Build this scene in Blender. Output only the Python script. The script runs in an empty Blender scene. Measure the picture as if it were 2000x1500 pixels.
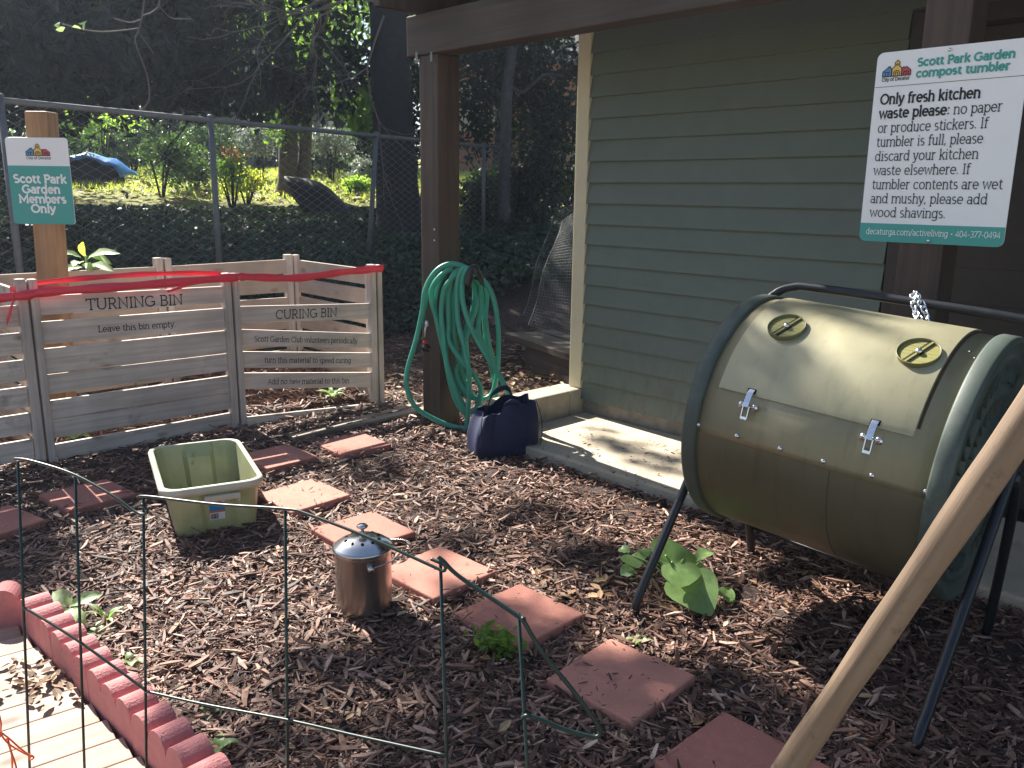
import bpy, math, random
import numpy as np
from math import sin, cos, pi, radians, hypot, atan2, sqrt
from mathutils import Vector, Matrix
S = bpy.context.scene
COL = S.collection
R_ = random.Random(7)
RN = np.random.default_rng(11)

# ------------------------------------------------------------------ camera, sky, sun, exposure
F = 1640.; PITCH = radians(12.8); ROLL = radians(.73); H = 1.33
cd = bpy.data.cameras.new('camera'); cam = bpy.data.objects.new('camera', cd); COL.objects.link(cam)
cd.sensor_width = 36; cd.lens = F / 2000 * 36; cd.clip_start = .05; cd.clip_end = 500
CR = Matrix.Rotation(pi/2 - PITCH, 3, 'X') @ Matrix.Rotation(ROLL, 3, 'Z')
cam.matrix_world = Matrix.Translation((0, 0, H)) @ CR.to_4x4()
S.camera = cam
SUN_AZ, SUN_EL = radians(-40), radians(42.5)
SD = Vector((sin(SUN_AZ)*cos(SUN_EL), cos(SUN_AZ)*cos(SUN_EL), sin(SUN_EL)))
w = bpy.data.worlds.new("World"); S.world = w; w.use_nodes = True
nt = w.node_tree; sky = nt.nodes.new('ShaderNodeTexSky'); sky.sky_type = 'NISHITA'; sky.sun_disc = False
sky.sun_elevation = SUN_EL; sky.sun_rotation = SUN_AZ % (2*pi)
nt.links.new(sky.outputs[0], nt.nodes['Background'].inputs[0]); nt.nodes['Background'].inputs[1].default_value = .05
sl = bpy.data.lights.new('sun', 'SUN'); sl.energy = 5.0; sl.angle = radians(.5); sl.color = (1, .95, .86)
so = bpy.data.objects.new('sun', sl); COL.objects.link(so); so.rotation_euler = SD.to_track_quat('Z', 'Y').to_euler()
S.view_settings.view_transform = 'Standard'; S.view_settings.look = 'None'; S.view_settings.exposure = 1.68; S.view_settings.gamma = 1
S.render.engine = 'CYCLES'; S.cycles.max_bounces = 6; S.cycles.transparent_max_bounces = 12

# ------------------------------------------------------------------ placing helpers
def ray(x, y): return CR @ Vector(((x-1000)/F, -(y-750)/F, -1))
def gz(x, y, z=0):
    d = ray(x, y); return Vector((0, 0, H)) + d*((z-H)/d.z)
def at(x, y, Y):
    d = ray(x, y); return Vector((0, 0, H)) + d*(Y/d.y)
O = Vector((.43, 4.9, 0)); U = Vector((-.701, .713, 0)); V = Vector((-.713, -.701, 0))
def wl(a, b, z=0): return O - U*a + V*b + Vector((0, 0, z))
WROT = atan2(-.713, .701)

# ------------------------------------------------------------------ mesh builder
class MB:
    def __init__(s): s.v = []; s.f = []; s.sm = []
    def add(s, vs, fs, smooth=False):
        n = len(s.v); s.v += [tuple(p) for p in vs]
        for f in fs: s.f.append([i+n for i in f]); s.sm.append(smooth)
        return s
    def box(s, x0, x1, y0, y1, z0, z1, M=None):
        P = [Vector((x, y, z)) for z in (z0, z1) for y in (y0, y1) for x in (x0, x1)]
        if M: P = [M @ p for p in P]
        return s.add(P, [(0,2,3,1),(4,5,7,6),(0,1,5,4),(2,6,7,3),(0,4,6,2),(1,3,7,5)])
    def bar(s, p, q, wd, ht, up=(0,0,1)):
        p = Vector(p); q = Vector(q); d = (q-p); L = d.length; d.normalize(); up = Vector(up)
        sd = d.cross(up).normalized(); up = sd.cross(d)
        M = Matrix((d, sd, up)).transposed().to_4x4(); M.translation = p
        return s.box(0, L, -wd/2, wd/2, -ht/2, ht/2, M)
    def tube(s, pts, r, n=8, closed=False, caps=True):
        P = [Vector(p) for p in pts]; m = len(P); rr = r if isinstance(r, (list, tuple)) else [r]*m
        T = []
        for i in range(m):
            a = P[i-1] if (i or closed) else P[0]; b = P[(i+1) % m] if (i < m-1 or closed) else P[-1]
            t = (b-a); T.append(t.normalized() if t.length > 1e-9 else Vector((0,0,1)))
        x = T[0].orthogonal().normalized(); vs = []
        for i in range(m):
            x = (x - T[i]*x.dot(T[i]));
            x = x.normalized() if x.length > 1e-6 else T[i].orthogonal().normalized()
            y = T[i].cross(x)
            for k in range(n):
                a = 2*pi*k/n; vs.append(P[i] + (x*cos(a)+y*sin(a))*rr[i])
        fs = []
        for i in range(m if closed else m-1):
            j = (i+1) % m
            for k in range(n): fs.append((i*n+k, i*n+(k+1) % n, j*n+(k+1) % n, j*n+k))
        if caps and not closed: fs += [tuple(range(n))[::-1], tuple((m-1)*n+k for k in range(n))]
        return s.add(vs, fs, True)
    def lathe(s, prof, n=32, M=None, a0=0, a1=2*pi, cap=False):
        full = abs(a1-a0-2*pi) < 1e-6; k = n if full else n+1; vs = []
        for r, z in prof:
            for i in range(k):
                a = a0+(a1-a0)*i/n; p = Vector((r*cos(a), r*sin(a), z)); vs.append(M @ p if M else p)
        fs = []
        for j in range(len(prof)-1):
            for i in range(n):
                i2 = (i+1) % k; fs.append((j*k+i, j*k+i2, (j+1)*k+i2, (j+1)*k+i))
        return s.add(vs, fs, True)
    def prism(s, poly, h0, h1, M=None):
        n = len(poly); P = [Vector((x, y, h)) for h in (h0, h1) for x, y in poly]
        if M: P = [M @ p for p in P]
        return s.add(P, [tuple(range(n))[::-1], tuple(range(n, 2*n))] + [(i, (i+1) % n, (i+1) % n+n, i+n) for i in range(n)])
    def ball(s, c, r, n=12, sq=(1,1,1)):
        c = Vector(c); vs = []; m = n//2
        for j in range(1, m):
            b = pi*j/m
            for i in range(n): vs.append(c + Vector((r*sq[0]*sin(b)*cos(2*pi*i/n), r*sq[1]*sin(b)*sin(2*pi*i/n), r*sq[2]*cos(b))))
        vs += [c+Vector((0,0,r*sq[2])), c-Vector((0,0,r*sq[2]))]; t = len(vs)-2; fs = []
        for j in range(m-2):
            for i in range(n): fs.append((j*n+i, (j+1)*n+i, (j+1)*n+(i+1) % n, j*n+(i+1) % n))
        for i in range(n): fs.append((t, i, (i+1) % n)); fs.append((t+1, (m-2)*n+(i+1) % n, (m-2)*n+i))
        return s.add(vs, fs, True)
    def build(s, name, mat, parent=None, bevel=0, seg=2, subsurf=0, smooth=None):
        me = bpy.data.meshes.new(name); me.from_pydata(s.v, [], s.f); me.update()
        me.polygons.foreach_set('use_smooth', [bool(x) if smooth is None else smooth for x in s.sm])
        o = bpy.data.objects.new(name, me); COL.objects.link(o); me.materials.append(mat)
        if parent: o.parent = parent
        if bevel:
            b = o.modifiers.new('bevel', 'BEVEL'); b.width = bevel; b.segments = seg; b.limit_method = 'ANGLE'; b.angle_limit = radians(40)
        if subsurf:
            b = o.modifiers.new('sub', 'SUBSURF'); b.levels = b.render_levels = subsurf
        return o

def bigmesh(name, Vt, Fq, mat, parent=None, attr=None, smooth=False):
    me = bpy.data.meshes.new(name); k = Fq.shape[1]; n = len(Fq)
    me.vertices.add(len(Vt)); me.vertices.foreach_set('co', np.ascontiguousarray(Vt, dtype=np.float32).ravel())
    me.loops.add(n*k); me.loops.foreach_set('vertex_index', np.ascontiguousarray(Fq, dtype=np.int32).ravel())
    me.polygons.add(n); me.polygons.foreach_set('loop_start', np.arange(n, dtype=np.int32)*k)
    me.polygons.foreach_set('loop_total', np.full(n, k, dtype=np.int32))
    me.polygons.foreach_set('use_smooth', np.full(n, smooth))
    me.update(calc_edges=True); me.validate()
    if attr is not None:
        a = me.attributes.new('rnd', 'FLOAT', 'FACE'); a.data.foreach_set('value', attr.astype(np.float32))
    me.materials.append(mat)
    o = bpy.data.objects.new(name, me); COL.objects.link(o)
    if parent: o.parent = parent
    return o

def thing(name, label, cat, loc=(0,0,0), rz=0, group=None):
    o = bpy.data.objects.new(name, None); COL.objects.link(o); o.location = loc; o.rotation_euler = (0,0,rz)
    o.empty_display_size = .1
    return tag(o, label, cat, group)
def tag(o, label=None, cat=None, group=None, kind=None):
    if label: o['label'] = label
    if cat: o['category'] = cat
    if group: o['group'] = group
    if kind: o['kind'] = kind
    return o
def struct(o, label=None): o['kind'] = 'structure'; return o
def spline(P, k=8, closed=False):
    P = [Vector(p) for p in P]; n = len(P); out = []
    rng = range(n) if closed else range(n-1)
    for i in rng:
        if closed: a, b, c, d = P[i-1], P[i], P[(i+1) % n], P[(i+2) % n]
        else: a, b, c, d = P[max(i-1, 0)], P[i], P[i+1], P[min(i+2, n-1)]
        for j in range(k):
            t = j/k; out.append(.5*((2*b)+(c-a)*t+(2*a-5*b+4*c-d)*t*t+(3*b-a-3*c+d)*t**3))
    if not closed: out.append(P[-1])
    return out

# ------------------------------------------------------------------ materials
def newmat(name):
    m = bpy.data.materials.new(name); m.use_nodes = True; return m, m.node_tree.nodes, m.node_tree.links, m.node_tree.nodes['Principled BSDF']
def lnk(L, a, b): L.new(a, b)
def noise(N, L, scale, detail=5, rough=.6, map_scale=(1,1,1), dist=0, coord='Object'):
    tc = N.new('ShaderNodeTexCoord'); mp = N.new('ShaderNodeMapping'); mp.inputs['Scale'].default_value = map_scale
    L.new(tc.outputs[coord], mp.inputs[0]); t = N.new('ShaderNodeTexNoise'); t.inputs['Scale'].default_value = scale
    t.inputs['Detail'].default_value = detail; t.inputs['Roughness'].default_value = rough; t.inputs['Distortion'].default_value = dist
    L.new(mp.outputs[0], t.inputs[0]); return t
def ramp(N, L, src, stops):
    r = N.new('ShaderNodeValToRGB'); e = r.color_ramp.elements
    while len(e) < len(stops): e.new(.5)
    for i, (p, c) in enumerate(stops): e[i].position = p; e[i].color = (*c, 1)
    L.new(src, r.inputs[0]); return r
def mixc(N, L, fac, a, b, mode='MIX'):
    m = N.new('ShaderNodeMix'); m.data_type = 'RGBA'; m.blend_type = mode
    for s, x in ((0, fac), (6, a), (7, b)):
        if hasattr(x, 'is_output'): L.new(x, m.inputs[s])
        else: m.inputs[s].default_value = x if s == 0 else (*x, 1)
    return m.outputs[2]
def sc(c, k): return tuple(min(1, x*k) for x in c)
def bump(N, L, B, src, st, dist=.01):
    b = N.new('ShaderNodeBump'); b.inputs['Strength'].default_value = st; b.inputs['Distance'].default_value = dist
    L.new(src, b.inputs['Height']); L.new(b.outputs[0], B.inputs['Normal'])
def plain(name, c, rough=.6, metal=0, var=.15, scale=20, bmp=0, bscale=60, stain=None, spec=.5):
    m, N, L, B = newmat(name)
    t = noise(N, L, scale); r = ramp(N, L, t.outputs[0], [(.3, sc(c, 1-var)), (.7, sc(c, 1+var))]); o = r.outputs[0]
    if stain:
        t2 = noise(N, L, stain[1], 8, .7); r2 = ramp(N, L, t2.outputs[0], [(stain[2], (0,0,0)), (stain[3], (1,1,1))])
        o = mixc(N, L, r2.outputs[0], o, stain[0])
    L.new(o, B.inputs['Base Color']); B.inputs['Roughness'].default_value = rough; B.inputs['Metallic'].default_value = metal
    B.inputs['Specular IOR Level'].default_value = spec
    if bmp: t3 = noise(N, L, bscale, 4); bump(N, L, B, t3.outputs[0], bmp)
    return m
def wood(name, lo, hi, axis=0, rough=.75, knots=True, gs=1.0, bmp=.35, stain=None):
    m, N, L, B = newmat(name)
    s = [38*gs]*3; s[axis] = 1.6*gs
    t = noise(N, L, 1, 8, .65, tuple(s), .6); r = ramp(N, L, t.outputs[0], [(.28, lo), (.62, hi), (.8, sc(hi, .9))])
    t2 = noise(N, L, 2.3, 3); r2 = ramp(N, L, t2.outputs[0], [(.35, (.72,.72,.72)), (.65, (1.08,1.06,1.03))])
    o = mixc(N, L, 1, r.outputs[0], r2.outputs[0], 'MULTIPLY')
    if knots:
        tc = N.new('ShaderNodeTexCoord'); mp = N.new('ShaderNodeMapping'); ms = [9.]*3; ms[axis] = 4.5; mp.inputs['Scale'].default_value = ms
        L.new(tc.outputs['Object'], mp.inputs[0]); vo = N.new('ShaderNodeTexVoronoi'); vo.inputs['Scale'].default_value = .9; L.new(mp.outputs[0], vo.inputs[0])
        rk = ramp(N, L, vo.outputs['Distance'], [(.07, (1,1,1)), (.19, (0,0,0))]); o = mixc(N, L, rk.outputs[0], o, sc(lo, .55))
    if stain:
        t4 = noise(N, L, stain[1], 6, .7); r4 = ramp(N, L, t4.outputs[0], [(stain[2], (0,0,0)), (stain[3], (1,1,1))]); o = mixc(N, L, r4.outputs[0], o, stain[0])
    L.new(o, B.inputs['Base Color']); B.inputs['Roughness'].default_value = rough; bump(N, L, B, t.outputs[0], bmp, .004)
    return m
def leafmat(name, lo, hi, trans=.4, rough=.45, tcol=None):
    m, N, L, B = newmat(name); a = N.new('ShaderNodeAttribute'); a.attribute_name = 'rnd'
    r = ramp(N, L, a.outputs['Fac'], [(0, lo), (1, hi)]); L.new(r.outputs[0], B.inputs['Base Color']); B.inputs['Roughness'].default_value = rough
    t = N.new('ShaderNodeBsdfTranslucent'); tc = ramp(N, L, a.outputs['Fac'], [(0, sc(tcol or lo, 1.4)), (1, sc(tcol or hi, 1.6))]); L.new(tc.outputs[0], t.inputs[0])
    mx = N.new('ShaderNodeMixShader'); mx.inputs[0].default_value = trans; L.new(B.outputs[0], mx.inputs[1]); L.new(t.outputs[0], mx.inputs[2])
    L.new(mx.outputs[0], N['Material Output'].inputs[0]); return m
def attrmat(name, stops, rough=.8, spec=.3):
    m, N, L, B = newmat(name); a = N.new('ShaderNodeAttribute'); a.attribute_name = 'rnd'
    r = ramp(N, L, a.outputs['Fac'], stops)
    t = noise(N, L, 60, 3); r2 = ramp(N, L, t.outputs[0], [(.3, (.7,.7,.7)), (.7, (1.15,1.15,1.15))])
    L.new(mixc(N, L, 1, r.outputs[0], r2.outputs[0], 'MULTIPLY'), B.inputs['Base Color'])
    B.inputs['Roughness'].default_value = rough; B.inputs['Specular IOR Level'].default_value = spec; return m

M_soil = None
grey_lo, grey_hi = (.45,.375,.325), (.72,.645,.58)
m_binx = wood('weathered_pine_along_x', grey_lo, grey_hi, 0, stain=((.16,.145,.13), 5, .58, .8))
m_bintext = wood('weathered_pine_lettered', sc(grey_lo,1.1), grey_hi, 0, knots=False)
m_biny = wood('weathered_pine_along_y', sc(grey_lo,1.1), sc((.45,.36,.28),1.0), 1)
m_binrear = wood('weathered_pine_rear', sc(grey_lo,1.1), (.46,.37,.29), 0)
m_binz = wood('weathered_pine_along_z', sc(grey_lo,.85), sc(grey_hi,.9), 2, knots=False)
m_beam = wood('brown_stained_beam', (.040,.026,.020), (.085,.056,.043), 0, .65, knots=False, gs=.6)
m_postz = wood('brown_stained_post', (.040,.025,.019), (.09,.057,.043), 2, .65, knots=False, gs=.6)
m_signpost = wood('fresh_pine_post', (.30,.15,.065), (.50,.29,.14), 2, .65, gs=.55)
m_handle = wood('ash_handle', (.13,.088,.058), (.235,.165,.112), 2, .6, knots=False, gs=1.8, bmp=.35, stain=((.08,.052,.035), 60, .57, .76))
m_lath = wood('grey_lath', (.20,.15,.11), (.42,.34,.26), 0)
m_dark_timber = wood('dark_timber', (.05,.035,.025), (.12,.085,.06), 0, knots=False)
m_deck = wood('sunlit_pine_decking', (.30,.20,.15), (.46,.345,.27), 0, .75, gs=.7, stain=((.16,.10,.07), 9, .58, .8))
m_siding = plain('sage_green_paint', (.130,.155,.124), .55, 0, .06, 9, .05, 90, stain=((.10,.11,.085), 3.0, .6, .85))
N = m_siding.node_tree.nodes; L = m_siding.node_tree.links; B = N['Principled BSDF']; base_ = B.inputs['Base Color'].links[0].from_socket
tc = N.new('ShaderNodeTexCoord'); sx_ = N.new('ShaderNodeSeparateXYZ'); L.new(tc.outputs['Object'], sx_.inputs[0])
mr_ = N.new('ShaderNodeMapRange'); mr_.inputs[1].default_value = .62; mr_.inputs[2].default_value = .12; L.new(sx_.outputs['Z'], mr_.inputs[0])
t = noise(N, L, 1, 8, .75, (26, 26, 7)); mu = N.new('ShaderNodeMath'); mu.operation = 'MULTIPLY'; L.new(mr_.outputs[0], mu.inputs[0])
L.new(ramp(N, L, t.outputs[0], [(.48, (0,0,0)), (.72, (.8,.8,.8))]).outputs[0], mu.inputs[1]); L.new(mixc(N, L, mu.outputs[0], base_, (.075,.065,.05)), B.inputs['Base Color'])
m_trim = plain('cream_paint', (.62,.55,.38), .5, 0, .05, 12, .05, 90)
m_found = plain('grey_foundation', (.22,.20,.165), .85, 0, .2, 14, .3, 80, stain=((.1,.1,.08), 5, .55, .8))
m_conc = plain('weathered_concrete', (.46,.39,.29), .9, 0, .14, 8, .35, 90, stain=((.22,.18,.13), 6, .55, .8))
m_kerb = plain('pale_concrete_kerb', (.40,.36,.27), .9, 0, .18, 10, .4, 70, stain=((.17,.15,.11), 7, .55, .8))
m_black = plain('black_painted_steel', (.012,.013,.016), .35, 0, .2, 40)
m_dark = plain('dark_brown_door', (.03,.022,.018), .5, 0, .2, 20)
m_white = plain('white_sign_sheet', (.84,.84,.86), .35, 0, .015, 5)
m_teal = plain('teal_print', (.055,.33,.30), .4, 0, .02, 5)
m_ink = plain('black_ink', (.012,.014,.02), .6, 0, .05, 5)
m_whiteink = plain('white_ink', (.80,.82,.82), .5, 0, .02, 5)
m_steel = plain('galvanised_steel', (.55,.55,.56), .3, 1, .1, 40)
m_fencepipe = plain('dull_galvanised_pipe', (.13,.135,.145), .6, .3, .15, 20)
m_fencewire = plain('dull_galvanised_wire', (.24,.24,.25), .5, .3, .1, 20)
m_red, N, L, B = newmat('red_paver_concrete')
oi = N.new('ShaderNodeObjectInfo'); o_ = ramp(N, L, oi.outputs['Random'], [(0, (.42,.165,.125)), (.5, (.48,.205,.155)), (1, (.52,.24,.18))]).outputs[0]
t = noise(N, L, 28, 6, .7); o_ = mixc(N, L, 1, o_, ramp(N, L, t.outputs[0], [(.3, (.84,.82,.82)), (.7, (1.1,1.08,1.06))]).outputs[0], 'MULTIPLY')
t = noise(N, L, 7, 8, .75); o_ = mixc(N, L, ramp(N, L, t.outputs[0], [(.52, (0,0,0)), (.78, (.8,.8,.8))]).outputs[0], o_, (.20,.105,.08))
t = noise(N, L, 160, 2); o_ = mixc(N, L, ramp(N, L, t.outputs[0], [(.70, (0,0,0)), (.74, (.6,.6,.6))]).outputs[0], o_, (.62,.45,.38))
L.new(o_, B.inputs['Base Color']); B.inputs['Roughness'].default_value = .88; t = noise(N, L, 230, 4); bump(N, L, B, t.outputs[0], .4)
m_scal = plain('red_edging_concrete', (.50,.185,.18), .8, 0, .12, 24, .5, 170, stain=((.52,.25,.22), 60, .62, .75))
m_hose = plain('green_vinyl_hose', (.05,.34,.235), .38, 0, .12, 12)
m_navy = plain('navy_fabric', (.007,.014,.060), .7, 0, .15, 20, .25, 300)
m_greenwire = plain('dark_green_coated_wire', (.006,.026,.022), .4, 0, .2, 30)
def painted(name, c, dirt, pale, rough):
    m, N, L, B = newmat(name)
    t = noise(N, L, 2.5, 4); o = ramp(N, L, t.outputs[0], [(.3, sc(c, .93)), (.7, sc(c, 1.06))]).outputs[0]
    t2 = noise(N, L, 1, 6, .7, (14, 26, 2.2)); r2 = ramp(N, L, t2.outputs[0], [(.52, (0,0,0)), (.80, (.75,.75,.75))]); o = mixc(N, L, r2.outputs[0], o, dirt)
    t3 = noise(N, L, 26, 9, .8); r3 = ramp(N, L, t3.outputs[0], [(.66, (0,0,0)), (.72, (.7,.7,.7))]); o = mixc(N, L, r3.outputs[0], o, pale)
    t4 = noise(N, L, 1, 5, .8, (3, 60, 40)); r4 = ramp(N, L, t4.outputs[0], [(.70, (0,0,0)), (.76, (.5,.5,.5))]); o = mixc(N, L, r4.outputs[0], o, pale)
    L.new(o, B.inputs['Base Color']); B.inputs['Metallic'].default_value = .2
    t5 = noise(N, L, 5, 7, .7); r5 = ramp(N, L, t5.outputs[0], [(.3, (rough-.08,)*3), (.7, (rough+.14,)*3)]); L.new(r5.outputs[0], B.inputs['Roughness'])
    t6 = noise(N, L, 3.5, 2); bump(N, L, B, t6.outputs[0], .10, .02); return m
m_drum_shaded = painted('khaki_steel_shaded', (.108,.101,.060), (.062,.058,.037), (.16,.15,.11), .40)  # same khaki as the lid, darkened to put the drum's shade into the colour
m_upper = painted('khaki_upper_sheet_half_shaded', (.25,.225,.138), (.15,.135,.085), (.33,.31,.23), .38)  # same khaki again, toned between the shaded drum and the lit lid
m_lid_lit = painted('khaki_lid_lit', (.345,.318,.20), (.23,.21,.135), (.44,.42,.33), .40)  # same khaki, lightened to put the sun on the lid into the colour
m_cap = plain('dark_green_rubber_cap', (.056,.074,.062), .55, 0, .12, 6, .05, 120, stain=((.12,.14,.12), 4, .52, .75))
m_vent = plain('olive_vent_plastic', (.20,.19,.05), .45, 0, .08, 20)
m_grille, N, L, B = newmat('perforated_olive_plastic')
tc = N.new('ShaderNodeTexCoord'); vo = N.new('ShaderNodeTexVoronoi'); vo.inputs['Scale'].default_value = 170; vo.inputs['Randomness'].default_value = .05; L.new(tc.outputs['Object'], vo.inputs[0])
L.new(ramp(N, L, vo.outputs['Distance'], [(.22, (.03,.03,.008)), (.30, (.22,.205,.06))]).outputs[0], B.inputs['Base Color']); B.inputs['Roughness'].default_value = .5
m_ventdark = plain('dark_olive_vent_wall', (.10,.10,.03), .45, 0, .08, 20)
m_zinc = plain('bright_zinc', (.75,.76,.78), .2, 1, .05, 30)
m_pail = plain('worn_stainless_steel', (.42,.405,.385), .27, 1, .15, 6, .03, 14, stain=((.26,.23,.20), 9, .5, .75))
m_lidsteel = plain('polished_stainless_lid', (.60,.60,.60), .2, 1, .06, 6)
m_hole = plain('dark_vent_hole', (.004,.004,.004), .9, 0, .1, 5)
m_bark = plain('dark_bark', (.014,.013,.014), .9, 0, .4, 12, .9, 22)
m_barkl = plain('brown_bark', (.11,.085,.065), .9, 0, .35, 14, .9, 25)
m_slim = plain('grey_slim_bark', (.06,.055,.055), .9, 0, .35, 14, .9, 25)
m_twig = plain('grey_twig_bark', (.12,.105,.10), .8, 0, .2, 20)
m_tarp = plain('blue_tarp', (.03,.20,.62), .4, 0, .12, 4, .3, 8)
m_net = plain('grey_netting', (.10,.105,.105), .6, 0, .1, 20)
m_mound = plain('blue_black_tarp', (.007,.007,.014), .7, 0, .3, 4, .4, 10)
m_ribbon = plain('red_flagging_tape', (.80,.045,.075), .35, 0, .1, 8)
m_string = plain('orange_twine', (.75,.14,.06), .6, 0, .1, 40)
m_stem = plain('green_stem', (.20,.34,.08), .5, 0, .1, 20)
m_plastic_black = plain('black_plastic', (.01,.01,.011), .3, 0, .1, 20)
m_redplastic = plain('red_plastic', (.45,.02,.02), .4, 0, .1, 20)

m_chip = attrmat('mulch_chips', [(0, (.035,.022,.018)), (.25, (.125,.064,.046)), (.55, (.31,.175,.128)), (.82, (.50,.325,.245)), (1, (.68,.54,.43))], .62)
m_deadleaf = attrmat('dead_leaves', [(0, (.09,.045,.022)), (.5, (.24,.13,.065)), (.85, (.46,.30,.16)), (1, (.6,.48,.31))], .6)
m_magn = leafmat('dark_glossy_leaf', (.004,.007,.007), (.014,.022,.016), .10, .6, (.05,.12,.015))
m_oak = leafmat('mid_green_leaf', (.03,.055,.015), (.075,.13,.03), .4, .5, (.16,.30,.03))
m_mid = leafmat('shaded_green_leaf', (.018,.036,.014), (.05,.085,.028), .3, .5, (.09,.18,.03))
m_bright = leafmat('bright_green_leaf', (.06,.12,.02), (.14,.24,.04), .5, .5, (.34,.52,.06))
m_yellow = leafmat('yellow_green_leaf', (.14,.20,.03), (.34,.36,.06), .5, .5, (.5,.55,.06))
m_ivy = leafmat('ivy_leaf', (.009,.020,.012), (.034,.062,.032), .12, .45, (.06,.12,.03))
m_grass = leafmat('grass_blade', (.12,.17,.03), (.30,.35,.06), .5, .5, (.5,.6,.09))
m_weed = leafmat('weed_leaf', (.15,.27,.09), (.32,.46,.18), .3, .42, (.32,.5,.08))
m_pale = leafmat('pale_green_leaf', (.28,.40,.20), (.42,.54,.30), .35, .45, (.4,.55,.2))
m_orange = leafmat('orange_tip_leaf', (.45,.20,.06), (.60,.32,.12), .4, .5)
m_flower = leafmat('pale_shrub_leaf', (.10,.14,.08), (.42,.46,.40), .25, .5)

# ------------------------------------------------------------------ terrain
TP = [(0,0),(6.4,0),(7.4,.12),(8.4,.36),(10,.58),(12,.82),(13.6,1.10),(16,1.36),(20,1.72),(26,1.98),(60,3.6),(200,7)]
def T(x, y):
    d = np.hypot(np.asarray(x, float), np.maximum(np.asarray(y, float), 0)); return np.interp(d, [p[0] for p in TP], [p[1] for p in TP])
def axis(lo, a, b, hi, st):
    c = np.arange(a, b, st); l = a-np.geomspace(st, a-lo, 30)[::-1]; r = b+np.geomspace(st*.5, hi-b, 34); return np.concatenate([l, c, r])
xs = axis(-90, -4.2, 3., 90, .05); ys = axis(-60, 1.0, 7.5, 120, .05)
X, Y = np.meshgrid(xs, ys); Z = T(X, Y)
bumpy = .012*np.sin(X*7.3+Y*3.1)*np.sin(Y*6.1-X*2.2)+.008*np.sin(X*17+1)*np.sin(Y*19+2)+RN.normal(size=X.shape)*.006
dd = np.hypot(X, Y); Z = Z+bumpy*np.clip(1.3-np.maximum(0, -((X+1.27)*.686+(Y-2.15)*-.728))*0, 0, 1)
# the deck lies left of the edging: sink the soil there
side = (X+1.2)*.69+(Y-2.08)*.725          # >0 : garden side of the edging
Z = np.where((side < .0) & (dd < 5), -.03, Z)
ny, nx = X.shape; idx = np.arange(nx*ny).reshape(ny, nx)
Fq = np.stack([idx[:-1,:-1], idx[:-1,1:], idx[1:,1:], idx[1:,:-1]], -1).reshape(-1, 4)
m_ground, N, L, B = newmat('garden_soil_and_lawn')
geo = N.new('ShaderNodeNewGeometry'); ln = N.new('ShaderNodeVectorMath'); ln.operation = 'LENGTH'; L.new(geo.outputs['Position'], ln.inputs[0])
rl = ramp(N, L, ln.outputs['Value'], [(0, (0,0,0)), (1, (1,1,1))])
mr = N.new('ShaderNodeMapRange'); mr.inputs[1].default_value = 13.4; mr.inputs[2].default_value = 14.0; L.new(ln.outputs['Value'], mr.inputs[0])
t1 = noise(N, L, 55, 8, .7); r1 = ramp(N, L, t1.outputs[0], [(.3, (.022,.014,.011)), (.55, (.075,.046,.036)), (.75, (.19,.12,.095))])
t2 = noise(N, L, 3, 8, .7); r2 = ramp(N, L, t2.outputs[0], [(.35, (.17,.16,.04)), (.65, (.30,.33,.07))])
L.new(mixc(N, L, mr.outputs[0], r1.outputs[0], r2.outputs[0]), B.inputs['Base Color']); B.inputs['Roughness'].default_value = .95
bump(N, L, B, t1.outputs[0], .8, .03)
struct(MB().box(-30,30,-40,.25,-.04,.03).build('bounce_ground', plain('pale_bounce_ground', (.24,.22,.19), .9, 0, .25, 12, .4, 60)))  # unseen pale ground added behind the camera to bounce sunlight forward
struct(bigmesh('ground', np.stack([X, Y, Z], -1).reshape(-1, 3), Fq, m_ground, smooth=True))

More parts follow.
